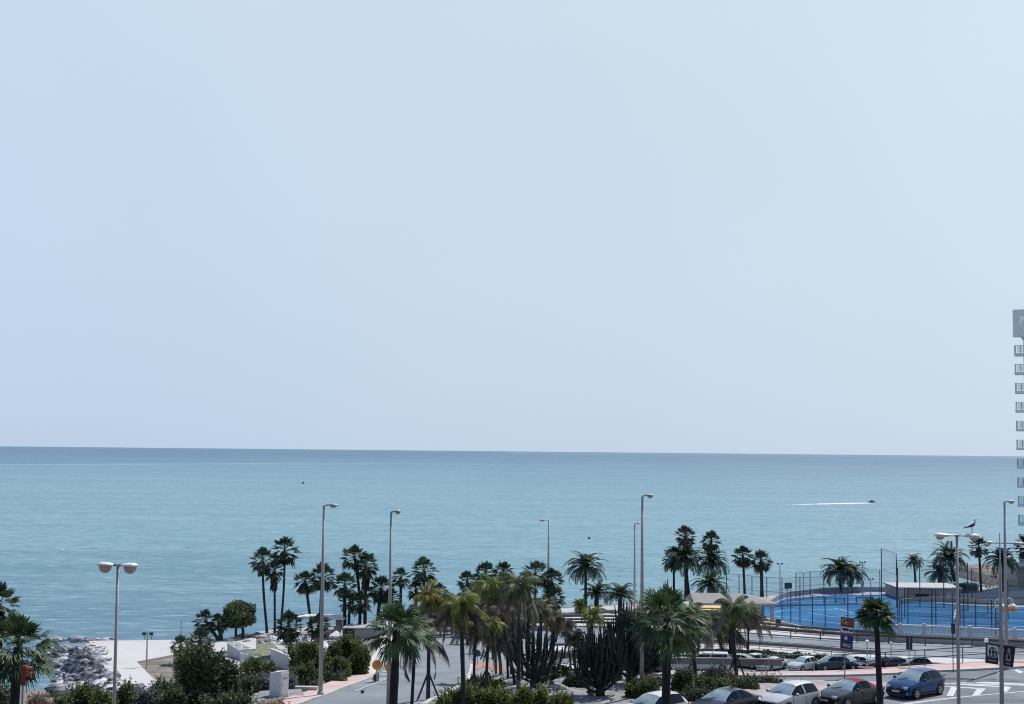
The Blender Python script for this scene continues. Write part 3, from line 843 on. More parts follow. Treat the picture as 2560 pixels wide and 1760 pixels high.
palm('fan_palm', 'fan palm with open crown standing alone above the yellow palm', 'fan', LF, (1060, 1424), 34, (1058, 1575), 8, 5, group=gA, zl=1, sk=.7)
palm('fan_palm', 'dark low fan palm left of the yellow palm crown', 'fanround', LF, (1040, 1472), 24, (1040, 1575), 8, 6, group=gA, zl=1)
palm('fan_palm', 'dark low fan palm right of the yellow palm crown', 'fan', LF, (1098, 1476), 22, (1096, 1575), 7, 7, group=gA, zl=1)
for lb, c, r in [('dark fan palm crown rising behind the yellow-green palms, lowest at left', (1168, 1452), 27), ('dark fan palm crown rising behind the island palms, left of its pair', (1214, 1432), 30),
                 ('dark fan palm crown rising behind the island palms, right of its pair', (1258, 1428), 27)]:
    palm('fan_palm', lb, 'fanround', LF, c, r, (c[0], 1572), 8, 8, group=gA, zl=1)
palm('fan_palm', 'tall open-crowned fan palm left of the left-armed lamp post', 'fan', LF, (1338, 1432), 35, (1337, 1568), 8, 9, group=gA, zl=1, sk=.5)
palm('fan_palm', 'full fan palm with drooping skirt just behind the left-armed lamp post', 'fanround', LF, (1378, 1450), 32, (1372, 1568), 10, 1, group=gA, zl=1, sk=1.2)
palm('fan_palm', 'lower fan palm right of the left-armed lamp post', 'fanround', LF, (1385, 1492), 30, (1381, 1572), 9, 2, group=gA, zl=1, sk=.7)
# --- left shore group
palm('fan_palm', 'low dark fan palm at the plaza end, left one of a leaning pair', 'fan', LF, (513, 1550), 30, (550, 1606), 9, 3, group=gA, zl=1, bend=-2)
palm('fan_palm', 'low dark fan palm beside the round leafy tree, right one of a leaning pair', 'fan', LF, (547, 1556), 26, (553, 1606), 11, 4, group=gA, zl=1)
palm('fan_palm', 'bushy dark fan palm in the garden beyond the white kiosk', 'fanround', LF, (722, 1562), 38, (726, 1640), 12, 5, group=gA, zl=1, sk=1.0)
palm('fan_palm', 'bushy dark fan palm low behind the first lamp post', 'fanround', LF, (797, 1563), 33, (795, 1640), 12, 6, group=gA, zl=1, sk=1.1)
palm('fan_palm', 'stumpy dark fan palm at the plaza corner, farther one', 'fanround', LF, (452, 1612), 27, (455, 1660), 12, 7, group=gA, zl=1)
palm('fan_palm', 'stumpy dark fan palm at the plaza corner, nearer one', 'fanround', LF, (500, 1600), 33, (500, 1665), 14, 8, group=gA, zl=1)
# --- right of centre
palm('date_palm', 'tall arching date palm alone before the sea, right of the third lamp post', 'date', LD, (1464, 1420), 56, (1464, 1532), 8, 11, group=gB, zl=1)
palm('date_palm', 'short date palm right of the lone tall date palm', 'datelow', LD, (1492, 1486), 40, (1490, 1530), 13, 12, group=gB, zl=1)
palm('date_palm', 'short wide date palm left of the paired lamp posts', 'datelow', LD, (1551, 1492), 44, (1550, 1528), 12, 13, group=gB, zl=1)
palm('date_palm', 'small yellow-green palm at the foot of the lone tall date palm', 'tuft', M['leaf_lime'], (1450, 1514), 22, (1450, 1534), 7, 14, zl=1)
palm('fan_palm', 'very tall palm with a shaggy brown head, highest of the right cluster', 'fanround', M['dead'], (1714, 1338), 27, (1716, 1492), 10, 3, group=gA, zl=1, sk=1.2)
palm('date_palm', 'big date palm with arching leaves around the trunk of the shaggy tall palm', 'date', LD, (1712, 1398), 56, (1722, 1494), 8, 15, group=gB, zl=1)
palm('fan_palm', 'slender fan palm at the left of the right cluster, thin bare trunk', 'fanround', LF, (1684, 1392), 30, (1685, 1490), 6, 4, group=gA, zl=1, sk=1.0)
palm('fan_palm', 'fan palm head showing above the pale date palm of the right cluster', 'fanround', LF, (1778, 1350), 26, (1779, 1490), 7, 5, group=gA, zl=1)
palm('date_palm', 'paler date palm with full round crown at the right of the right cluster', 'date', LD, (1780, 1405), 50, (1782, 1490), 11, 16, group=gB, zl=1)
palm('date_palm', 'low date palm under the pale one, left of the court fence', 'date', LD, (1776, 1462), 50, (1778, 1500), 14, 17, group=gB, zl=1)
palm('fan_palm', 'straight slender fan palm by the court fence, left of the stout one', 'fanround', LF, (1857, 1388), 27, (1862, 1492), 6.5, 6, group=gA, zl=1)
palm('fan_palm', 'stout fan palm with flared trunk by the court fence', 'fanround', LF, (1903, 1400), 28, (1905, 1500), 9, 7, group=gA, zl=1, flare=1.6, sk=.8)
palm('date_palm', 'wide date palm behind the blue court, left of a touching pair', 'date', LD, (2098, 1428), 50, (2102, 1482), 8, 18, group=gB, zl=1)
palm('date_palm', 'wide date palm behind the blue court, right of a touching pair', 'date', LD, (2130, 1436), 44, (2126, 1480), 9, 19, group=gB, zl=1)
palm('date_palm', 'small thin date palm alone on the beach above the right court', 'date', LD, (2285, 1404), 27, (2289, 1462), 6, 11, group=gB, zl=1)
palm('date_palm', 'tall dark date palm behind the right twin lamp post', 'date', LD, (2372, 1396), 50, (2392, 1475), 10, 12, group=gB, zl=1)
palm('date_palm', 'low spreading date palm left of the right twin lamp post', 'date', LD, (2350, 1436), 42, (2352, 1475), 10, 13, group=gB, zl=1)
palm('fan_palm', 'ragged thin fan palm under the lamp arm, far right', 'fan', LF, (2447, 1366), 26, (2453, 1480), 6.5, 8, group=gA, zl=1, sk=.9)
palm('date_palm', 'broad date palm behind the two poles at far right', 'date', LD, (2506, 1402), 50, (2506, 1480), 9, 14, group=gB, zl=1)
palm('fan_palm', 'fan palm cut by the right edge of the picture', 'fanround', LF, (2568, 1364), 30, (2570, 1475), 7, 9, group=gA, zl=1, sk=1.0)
# --- near palms
palm('fan_palm', 'large near fan palm at the left edge, lit green leaves beside the traffic light', 'fannear', LN, (46, 1618), 104, (30, 1700), 28, 21, Y=66, tm=M['trunk_near'], cat='palm tree')
palm('fan_palm', 'shaggy fan palm half out of frame at the left edge, behind the large one', 'fan', LF, (-6, 1508), 56, (-10, 1700), 22, 22, Y=84, sk=1.2)
palm('fan_palm', 'large near fan palm with rough dark trunk in front of the ramp road', 'fannear', LN, (992, 1572), 84, (980, 1800), 23, 23, Y=80, tm=M['trunk_near'])
palm('fan_palm', 'slim fan palm just right of the large near one on the ramp road', 'fannear', LP, (1040, 1572), 58, (1027, 1800), 9, 24, Y=84, df=1)
palm('feather_palm', 'yellow feather palm with staked trunk, thin green leaves hanging', 'tuft', LY, (1074, 1492), 42, (1070, 1752), 10, 25, group=gC, df=M['deadpale'], stakes=3)
palm('feather_palm', 'lime green feather palm with straight dark trunk, left of the orange-tinged one', 'queen', LL, (1152, 1508), 52, (1160, 1775), 12, 26, group=gC, Y=87, df=1)
palm('feather_palm', 'feather palm turning orange under its crown, right of the lime green one', 'tuft', LY, (1190, 1560), 36, (1182, 1752), 8, 27, group=gC, df=1, stakes=3)
palm('feather_palm', 'lime feather palm with purple-brown dead leaves hanging, thick short neck', 'tuft', LL, (1222, 1562), 42, (1214, 1740), 8.5, 28, group=gC, df=1, stakes=3)
palm('feather_palm', 'grey-green feather palm high behind the orange-tinged one', 'queen', LL, (1228, 1462), 46, (1253, 1690), 7.5, 29, group=gC, df=M['deadpale'])
palm('feather_palm', 'tallest dense green feather palm on the island, straight dark trunk', 'queen', LP, (1297, 1462), 52, (1296, 1745), 11, 30, group=gC, df=M['deadpale'], stakes=0)
palm('feather_palm', 'rusty grey feather palm left of the candelabra cactus with upright arms', 'queen', M['leaf_rust'], (1252, 1530), 40, (1288, 1716), 8, 31, group=gC, df=M['deadpale'])
palm('feather_palm', 'olive feather palm rising out of the left candelabra cactus', 'queen', LP, (1322, 1520), 36, (1318, 1700), 8, 32, group=gC)
palm('feather_palm', 'pale green feather palm between the rising cactus arms', 'tuft', LP, (1352, 1525), 32, (1352, 1678), 8, 33, group=gC)
palm('feather_palm', 'brown-orange feather palm below the left-armed lamp post', 'queen', M['leaf_rust'], (1384, 1545), 32, (1383, 1660), 7, 34, group=gC)
palm('feather_palm', 'thin yellowish palm standing behind the fan-shaped cactus', 'tuft', LL, (1482, 1540), 34, (1457, 1690), 8, 35, group=gC)
palm('fan_palm', 'biggest near fan palm with rough trunk in front of the cacti', 'fannear', LN, (1668, 1545), 108, (1664, 1800), 25, 36, Y=82, tm=M['trunk_near'], topw=.75)
palm('feather_palm', 'tall reddish-trunked feather palm just right of the biggest near palm', 'queen', LP, (1726, 1540), 48, (1742, 1732), 10, 37, group=gC, df=M['deadpale'])
palm('feather_palm', 'drooping pale feather palm with tilted dark trunk on stakes, before the railing', 'queen', LP, (1832, 1518), 40, (1842, 1702), 10, 38, group=gC, df=M['deadpale'], stakes=3, bend=-3)
palm('feather_palm', 'drooping feather palm with two-toned leaves left of the tilted one', 'queen', M['leaf_pale'], (1776, 1548), 44, (1812, 1645), 6, 39, group=gC, zl=1, df=M['deadpale'])
palm('feather_palm', 'feather palm with thick dead skirt behind the tilted one', 'queen', LP, (1820, 1560), 34, (1829, 1645), 10, 40, group=gC, zl=1, df=1)
palm('feather_palm', 'thin feather palm with yellowing leaves right of the tilted one', 'queen', LP, (1870, 1528), 38, (1871, 1640), 5, 41, group=gC, zl=1, df=M['deadpale'])
palm('feather_palm', 'slim trunked palm between the near trunk and the rail, left of a pair', 'queen', LP, (1695, 1545), 34, (1695, 1640), 6, 42, group=gC, zl=1)
palm('feather_palm', 'slim trunked palm between the near trunk and the rail, right of a pair', 'queen', LP, (1708, 1552), 34, (1707, 1640), 6, 43, group=gC, zl=1)
palm('feather_palm', 'short trunked palm behind the reddish-trunked one', 'queen', LP, (1748, 1560), 34, (1746, 1628), 8, 44, group=gC, zl=1, df=1)
palm('fan_palm', 'near fan palm with tufted crown and straight trunk beside the direction signs', 'fantuft', LN, (2190, 1532), 62, (2202, 1800), 17, 45, Y=88, tm=M['trunk_near'], topw=.72)

DP = mat('leaf_dusty', (0.06, 0.065, 0.05), .7, (0.20, 0.18, 0.14), 2.2, spec=.1, trans=.15)
for lb_, c_, r_, b_, w_, k_ in [
 ('dusty feather palm leaning over the ramp between the yellow and the lime green ones', (1120, 1512), 36, (1130, 1588), 5, 51),
 ('dusty brown-grey feather palm behind the lime green one, left', (1200, 1504), 38, (1206, 1600), 6, 52),
 ('dusty brown feather palm below the grey-green high one', (1262, 1556), 36, (1270, 1700), 6, 53),
 ('grey feather palm filling the gap beside the tallest dense green one', (1275, 1502), 40, (1278, 1690), 6, 54),
 ('dusty feather palm half hidden by the left cactus arms', (1300, 1560), 32, (1306, 1700), 6, 55),
 ('grey-green feather palm between the third lamp post and the biggest near palm', (1640, 1520), 34, (1640, 1640), 6, 56),
 ('lime feather palm low behind the second slim near palm, over the ramp', (1012, 1545), 30, (1014, 1640), 6, 66),
 ('grey feather palm between the lime green and orange-tinged trunks', (1170, 1556), 34, (1170, 1640), 6, 67),
 ('dusty feather palm low in front of the tallest dense green one, left side', (1232, 1520), 34, (1232, 1650), 6, 68),
 ('grey-green feather palm rising behind the left cactus, right side', (1368, 1510), 30, (1366, 1640), 6, 69),
 ('small dusty feather palm right behind the staked yellow palm trunk', (1098, 1540), 30, (1102, 1600), 5, 58),
 ('dusty feather palm rising behind the second slim near palm', (1052, 1530), 32, (1050, 1590), 6, 59),
 ('dark feather palm standing behind the orange-tinged one', (1178, 1490), 36, (1176, 1596), 6, 62),
 ('dusty feather palm right of the rising cactus arms, over the railing', (1412, 1560), 28, (1414, 1612), 5, 63),
 ('dusty feather palm just left of the fan-shaped cactus top', (1436, 1585), 26, (1438, 1690), 6, 64),
 ('dusty feather palm to the left of the tallest dense green one, drooping far', (1240, 1600), 30, (1240, 1690), 5, 57)]:
    palm('feather_palm', lb_, 'queen', DP, c_, r_, b_, w_, k_ % 4 + 60, group=gC, df=M['deadpale'], zl=1 if b_[1] < 1650 else None)

# ------------------------------------------------------------------ bushes, hedges, trees
def leaf_cloud(seed, lobes, n, size, flat=.0):
    """leaves spread through several overlapping lobes: (centre, radii)"""
    rng = random.Random(seed); mb = MB(); vol = [l[1][0] * l[1][1] * l[1][2] for l in lobes]; tot = sum(vol)
    vs = []; fs = []
    for (c, r), vv in zip(lobes, vol):
        k = max(30, int(n * vv / tot))
        for i in range(k):
            a = rng.uniform(0, 6.283); z = rng.uniform(-1, 1); s = math.sqrt(1 - z * z); q = rng.uniform(.45, 1.08) ** .6
            p = Vector((c[0] + r[0] * s * math.cos(a) * q, c[1] + r[1] * s * math.sin(a) * q, max(.02, c[2] + r[2] * z * q)))
            d = Vector((rng.gauss(0, 1), rng.gauss(0, 1), rng.gauss(.3, .8))).normalized(); e = d.orthogonal().normalized(); e = Quaternion(d, rng.uniform(0, 6.28)) @ e
            f = d.cross(e); L = size * rng.uniform(.6, 1.4); W = L * .42
            o = len(vs)
            vs += [p, p + e * L * .5 + f * W, p + e * L, p + e * L * .5 - f * W]; fs.append((o, o + 1, o + 2, o + 3))
    mb.add(vs, fs); return mb
def bush(name, label, px0, px1, ytop, ybase, m, seed, cat='bush', n=2600, size=.20, lob=5, depth=.7, zl=False, Y=None, stem=True, group=None, kind=None, spiky=False):
    """a bush standing between two picture columns, foot at ybase, top at ytop"""
    cx = (px0 + px1) / 2
    if Y is not None:
        q = At(cx, ybase, Y); B = Vector((q.x, Y, hz(q.x, Y)))
    else:
        B = Pz(cx, ybase, ZL) if zl else G(cx, ybase)
    if Y is None: B.y += min(3.0, (px1 - px0) * B.y / FPX * depth * .42)
    Yd = B.y; B = Vector((At(cx, ybase, Yd).x, B.y, hz(B.x, B.y) if not zl else ZL))
    wd = (px1 - px0) * Yd / FPX; T = At(cx, ytop, Yd); h = max(.4, T.z - B.z)
    rng = random.Random(seed); lobes = []
    for i in range(lob):
        fx = ((i + .5) / lob - .5); hh = h * rng.uniform(.78, 1.0) * (1 - .7 * abs(fx) ** 2)
        rx = wd / lob * rng.uniform(.75, 1.05); lobes.append(((fx * wd * .82, rng.uniform(-.25, .25) * wd * depth, hh * .5), (rx, max(.5, wd * depth * .35), hh * .55)))
        lobes.append(((fx * wd * .8 + rng.uniform(-.3, .3) * rx, rng.uniform(-.3, .3) * wd * depth, hh * .75), (rx * .55, rx * .6, hh * .28)))
    t = thing(name, B, label, cat, group)
    cl = leaf_cloud(seed, lobes, int(n * 1.9), size * .72)
    for i in range(int(18 + n / 90)):          # ragged shoots standing out of the mass
        l = rng.choice(lobes); a = rng.uniform(0, 6.28); zq = rng.uniform(.1, 1); sq = math.sqrt(1 - zq * zq)
        p = Vector((l[0][0] + l[1][0] * sq * math.cos(a), l[0][1] + l[1][1] * sq * math.sin(a), l[0][2] + l[1][2] * zq))
        d = Vector((math.cos(a) * .6, math.sin(a) * .6, rng.uniform(.4, 1.3))).normalized() * rng.uniform(.3, .75)
        for k in range(14):
            q = p + d * (k / 13) ; e = Vector((rng.gauss(0, 1), rng.gauss(0, 1), rng.gauss(.4, .7))).normalized(); f = e.orthogonal().normalized(); L_ = size * .7 * rng.uniform(.6, 1.2)
            cl.add([q, q + e * L_ * .5 + f * L_ * .3, q + e * L_, q + e * L_ * .5 - f * L_ * .3], [(0, 1, 2, 3)])
    if spiky:
        for i in range(int(n / 14)):
            l = rng.choice(lobes); a = rng.uniform(0, 6.28)
            p = Vector((l[0][0] + l[1][0] * .8 * math.cos(a), l[0][1] + l[1][1] * .8 * math.sin(a), l[0][2] + l[1][2] * .7))
            d = Vector((math.cos(a) * .5, math.sin(a) * .5, 1)).normalized() * size * rng.uniform(1.5, 3); s_ = Vector((-math.sin(a), math.cos(a), 0)) * .02
            cl.add([p - s_, p + s_, p + d], [(0, 1, 2)])
    cl.build('foliage', m, t)
    if stem:
        sm = MB()
        for i in range(4):
            a = rng.uniform(0, 6.28); e = Vector((math.cos(a) * wd * .22, math.sin(a) * wd * .15, h * .6))
            sm.tube([(0, 0, -.2), tuple(e * .5 + Vector((0, 0, .1))), tuple(e)], [.07, .05, .02], 5)
        sm.build('stem', M['wood'], t)
    return t
BU, BD, BG, BL, BR = (M[k] for k in ('bush', 'bushdark', 'bushgrey', 'bushlime', 'bushdry'))
bush('bush', 'big dark bush with bare crossing twigs beside the ramp pavement', 815, 920, 1588, 1693, BU, 1, n=6500, size=.24, lob=5)
bush('bush', 'rounded green bush between the white kiosk and the first lamp post', 728, 812, 1606, 1706, BU, 2, n=4500, size=.22)
bush('bush', 'green bush in front of the big dark one at the edge of the pink pavement', 806, 878, 1646, 1699, BU, 3, n=2600, size=.2)
bush('bush', 'low green hedge bush right behind the white kiosk', 718, 800, 1662, 1722, BU, 4, n=2600, size=.2)
bush('bush', 'yellow-green bush in front of the curved white walls', 596, 690, 1646, 1716, BU, 5, n=3600, size=.2)
bush('bush', 'greyish shrub touching the left side of the white kiosk', 628, 682, 1692, 1734, BG, 6, n=1500, size=.16)
bush('bush', 'dark shrub low to the left of the white kiosk', 575, 650, 1690, 1740, BD, 7, n=1800, size=.2)
bush('bush', 'greyish shrub peeking behind the right side of the white kiosk', 712, 745, 1688, 1728, BG, 8, n=700, size=.14)
bush('bush', 'low brownish ground shrub left of the first lamp post', 745, 800, 1698, 1724, BD, 9, n=1100, size=.16)
bush('bush', 'low brownish ground shrub right of the first lamp post', 812, 868, 1686, 1708, BD, 10, n=1100, size=.16)
bush('spiky_bush', 'great dark spiky bush in the lower left, tallest there', 452, 584, 1612, 1762, BD, 11, n=7500, size=.3, lob=4, Y=88, spiky=True)
bush('bush', 'mossy green bush behind the great spiky one, left of it', 436, 500, 1610, 1700, BU, 12, n=2400, size=.22, Y=104)
bush('bush', 'dark flat bush at the bottom edge below the great spiky bush', 500, 626, 1728, 1790, BD, 13, n=3600, size=.2, Y=84)
bush('bush', 'dark bush at the bottom edge left of the great spiky bush', 396, 468, 1718, 1790, BD, 14, n=2400, size=.22, Y=86)
bush('bush', 'silvery shrub with fine leaves below the plaza', 320, 400, 1718, 1775, BG, 15, n=2400, size=.2, Y=87)
bush('bush', 'dark green bush just right of the left twin lamp post', 288, 336, 1708, 1775, BD, 16, n=1800, size=.2, Y=85)
bush('bush', 'green bush under the breakwater rocks, left of the left lamp post', 168, 238, 1716, 1780, BU, 17, n=2600, size=.2, Y=84)
bush('bush', 'olive shrub low between the left lamp post and the near palm', 118, 180, 1738, 1790, BU, 18, n=1800, size=.18, Y=82)
bush('bush', 'olive shrub right at the foot of the left twin lamp post', 228, 292, 1722, 1785, BU, 19, n=1900, size=.2, Y=83)
bush('bush', 'dry brown shrub at the bottom left corner beside the near trunk', 62, 130, 1732, 1790, BR, 20, n=1500, size=.18, Y=80, spiky=True)
bush('bush', 'dark shrub cut by the left picture edge at the bottom', -30, 22, 1700, 1790, BD, 21, n=1800, size=.24, Y=80)
bush('bush', 'olive green bush at plaza level beyond the silver shrub', 376, 440, 1708, 1762, BU, 22, n=1900, size=.2, Y=92)
bush('bush', 'ochre flowering groundcover at the bottom edge beside the pink pavement', 640, 724, 1746, 1790, mat('bush_ochre', (.16, .12, .04), .8, (.42, .31, .12), 2.5, trans=.1), 23, n=2400, size=.15, Y=82, lob=6, depth=.35)
bush('bush', 'small green tuft between the great spiky bush and the white kiosk', 552, 590, 1706, 1738, BU, 24, n=900, size=.16)
# island planting
bush('hedge', 'wide bright olive hedge along the bottom of the island, left half', 1085, 1290, 1714, 1790, M['hedge'], 31, n=7000, size=.2, lob=8, Y=88, depth=.35, stem=False, cat='hedge')
bush('hedge', 'wide bright olive hedge along the bottom of the island, right half', 1250, 1440, 1722, 1800, M['hedge'], 32, n=7500, size=.2, lob=8, Y=85, depth=.35, stem=False, cat='hedge')
bush('bush', 'small dark mound of groundcover beside the white kerb bend', 1162, 1262, 1696, 1728, M['hedge'], 33, n=2400, size=.16, lob=5, depth=.3, stem=False)
bush('bush', 'dark rounded bush behind the agave plants of the island', 1330, 1425, 1664, 1705, BD, 34, n=3200, size=.2)
bush('bush', 'dark bush to the right of the agaves under the fan-shaped cactus', 1418, 1470, 1690, 1722, BD, 35, n=1500, size=.2)
bush('bush', 'small yellow-green bush in front of the dark blue suv, left one', 1532, 1556, 1680, 1705, BL, 36, n=700, size=.14, stem=False)
bush('bush', 'round yellow-green bush in front of the dark blue suv, right one', 1568, 1592, 1690, 1712, BL, 37, n=700, size=.14, stem=False)
bush('bush', 'grey-green flowering shrub around the foot of the third big lamp post', 1562, 1650, 1702, 1750, BU, 38, n=3400, size=.17, lob=6, depth=.4)
bush('bush', 'pinkish dry heather between the lamp post and the biggest near trunk', 1612, 1662, 1692, 1718, BR, 39, n=1300, size=.15, depth=.4)
bush('bush', 'tall green shrub right of the biggest near trunk', 1680, 1732, 1680, 1744, BU, 40, n=2400, size=.2, spiky=True)
bush('bush', 'straw-coloured grassy shrub along the guard rail', 1744, 1840, 1676, 1710, BR, 41, n=3000, size=.17, lob=6, depth=.25, spiky=True)
bush('bush', 'green shrub between the reddish trunk and the tilted palm', 1740, 1825, 1696, 1742, BU, 42, n=3200, size=.18, lob=5, depth=.35)
bush('bush', 'low dark groundcover running to the right of the tilted palm', 1838, 1958, 1694, 1712, BD, 43, n=2600, size=.16, lob=6, depth=.25, stem=False)
bush('bush', 'low brown groundcover behind the white hatchback', 1800, 1900, 1702, 1728, BD, 44, n=2400, size=.16, lob=6, depth=.3, stem=False)
bush('bush', 'dark shrub close behind the black car roof', 1682, 1790, 1722, 1758, BD, 45, n=2600, size=.17, lob=6, depth=.3)
bush('bush', 'pale flowering twigs before the guard rail near the reddish trunk', 1690, 1735, 1674, 1692, BG, 46, n=900, size=.13, depth=.3)
# hedge between car park and sea pavement
def hedge(name, label, pts, ht, wd, m, seed, n=4000, size=.2, cat='hedge'):
    rng = random.Random(seed); a = [Pz(x, y, ZL) for x, y in pts]; mb = MB(); vs = []; fs = []
    B = a[0]
    L = resample(a, 60)
    for i in range(n):
        k = rng.uniform(0, 59.99); p = L[int(k)].lerp(L[int(k) + 1], k % 1)
        top = ht * (.8 + .25 * math.sin(k * .9 + seed) * math.sin(k * .37))
        q = p + Vector((0, rng.uniform(-wd, wd) / 2, top * rng.random() ** .5)) - B
        d = Vector((rng.gauss(0, 1), rng.gauss(0, 1), rng.gauss(0, 1))).normalized(); e = d.orthogonal().normalized(); f = d.cross(e); l = size * rng.uniform(.6, 1.4)
        o = len(vs); vs += [q, q + e * l * .5 + f * l * .4, q + e * l, q + e * l * .5 - f * l * .4]; fs.append((o, o + 1, o + 2, o + 3))
    mb.add(vs, fs); o = mb.build(name, m, loc=B); tag(o, label, cat); return o
hedge('hedge', 'dark low hedge along the sea pavement, left stretch behind the cacti', [(1340, 1652), (1480, 1640), (1600, 1634), (1700, 1634)], .9, 1.2, BD, 3, 5000)
hedge('hedge', 'dark low hedge along the sea pavement behind the parked cars', [(1700, 1637), (1850, 1638), (2000, 1648), (2080, 1656)], .7, 1.0, BD, 4, 5000)
hedge('hedge', 'green planting in front of the beach bar terrace', [(875, 1588), (900, 1590), (930, 1592), (960, 1590)], 1.3, 2.0, BD, 5, 2600)
hedge('hedge', 'flowering greenery beyond the ramp bend, right of the yellow palm', [(1080, 1560), (1110, 1558), (1140, 1558), (1160, 1560)], 2.4, 2.0, M['leaf_pale'], 6, 3200)
# round tree with two trunks, by the plaza
B = Pz(605, 1600, ZL); t = thing('leafy_tree', B, 'round dense leafy tree on two trunks at the end of the plaza', 'tree')
T = At(595, 1537, B.y) - B; r = 43 * B.y / FPX
rngt = random.Random(4); lobes = [((T.x, 0, T.z), (r * .8, r * .8, r * .75))]
for i in range(12):
    a = i * 2.4; lobes.append(((T.x + math.cos(a) * r * .62, math.sin(a) * r * .62, T.z + rngt.uniform(-.45, .5) * r), (r * .42, r * .42, r * .36)))
leaf_cloud(9, lobes, 11000, .22).build('crown', M['bushdark'], t)
MB().tube([(0.1, 0, -.3), (0.1, 0, 1.2), (T.x + .1, 0, T.z)], [.24, .18, .1], 8).build('trunk', M['trunk'], t, smooth=True)
MB().tube([(-.7, 0, -.3), (-.75, 0, 1.0), (T.x - .3, 0, T.z)], [.2, .15, .08], 8).build('trunk', M['trunk'], t, smooth=True)

# ------------------------------------------------------------------ candelabra cacti
def cactus(label, cx, ytop, ybase, halfw, n, seed, m=M['cactus'], spread0=.25, rr=.11, branchy=False, fl=1.0):
    B = G(cx, ybase); B.z = hz(B.x, B.y); T = At(cx, ytop, B.y); h = T.z - B.z; W = halfw * B.y / FPX
    rng = random.Random(seed); t = thing('candelabra_cactus', B, label, 'cactus')
    MB().tube([(0, 0, -.3), (.02, 0, h * .18), (0, 0, h * .38)], [.34, .28, .20], 9).build('trunk', M['trunk'], t, smooth=True)
    arms = 0
    for i in range(n):
        f = (i + .5) / n * 2 - 1; f += rng.uniform(-.06, .06)
        side = rng.uniform(-.75, .75)
        ht = h * (1 - .32 * f * f) * rng.uniform(.82, 1.02) * fl ** 0
        z0 = h * rng.uniform(.06, .32); x1 = f * W * rng.uniform(.85, 1.05); y1 = side * W * .8
        k = rng.uniform(.25, .5)
        pts = [Vector((x1 * .05, y1 * .05, z0)), Vector((x1 * .45, y1 * .45, z0 + (ht - z0) * .12)), Vector((x1 * .8, y1 * .8, z0 + (ht - z0) * .34)), Vector((x1 * .97, y1 * .97, z0 + (ht - z0) * .66)), Vector((x1 * 1.02, y1, ht))]
        P = resample(pts, 9); mb = MB()
        mb.tube(P, [rr * (1 if j < 8 else .75) * (1 + .12 * math.sin(j * 2.3 + i)) for j in range(9)] + [rr * .35], 6)
        for b in range(rng.randint(1, 4) if not branchy else rng.randint(4, 7)):
            j = rng.randint(3, 7); p = P[j]; a = rng.uniform(0, 6.28); l = h * rng.uniform(.10, .24) if not branchy else h * rng.uniform(.08, .17)
            q = p + Vector((math.cos(a) * .32, math.sin(a) * .32, .12)); e = q + Vector((math.cos(a) * .12, math.sin(a) * .12, l))
            mb.tube([p, q, e], [rr * .8, rr * .85, rr * .4], 6)
        mb.build('arm', m, t)
    return t
cactus('fan-shaped candelabra cactus with dozens of upright arms, in front on the gravel', 1500, 1560, 1744, 68, 46, 1, rr=.085)
cactus('candelabra cactus with long curved arms, left one between the feather palms', 1335, 1556, 1722, 70, 17, 2, rr=.09)
cactus('tall branching dark cactus tree right of the fan-shaped one', 1575, 1495, 1712, 64, 34, 3, rr=.085, branchy=True)
cactus('smaller spreading cactus tree between the lamp post and the biggest near palm', 1622, 1560, 1700, 40, 14, 4, rr=.09, branchy=True)
# agaves and cycads on the island
def agave(label, cx, cy, r, m, seed, n=34, cat='agave', e0=75, wd=.07):
    B = G(cx, cy); B.z = hz(B.x, B.y); R = r * B.y / FPX; rng = random.Random(seed); mb = MB()
    for i in range(n):
        a, el = golden(i, n, e0, 12, rng); L = R * rng.uniform(.85, 1.1); d = Vector((math.cos(a) * math.cos(el), math.sin(a) * math.cos(el), math.sin(el))); s = Vector((-math.sin(a), math.cos(a), 0)) * wd * R
        p = Vector((0, 0, .15)); q = p + d * L * .45; e = p + d * L - Vector((0, 0, L * .12))
        mb.add([p - s * .6, p + s * .6, q + s, e, q - s], [(0, 1, 2, 3, 4)])
    o = mb.build('agave', m, loc=B); tag(o, label, cat, 'spiky rosette plants on the gravel'); return o
agave('green spiky cycad left of the pale boulder', 1360, 1712, 28, M['leaf_near'], 1, 46)
agave('dark arching cycad right of the pale boulder, leaning over the gravel', 1422, 1718, 34, M['leaf_far'], 2, 46)
agave('dark cycad behind the other two, near the guard rail end', 1398, 1700, 28, M['leaf_far'], 3, 40)
agave('spiky green rosette beside the round dark bush', 1332, 1700, 20, M['leaf_near'], 4, 36)
agave('small spiky rosette under the fan-shaped cactus', 1448, 1712, 18, M['leaf_date'], 5, 30)
agave('grey-green agave on the gravel right of the fan-shaped cactus', 1542, 1732, 12, M['bushgrey'], 6, 24)

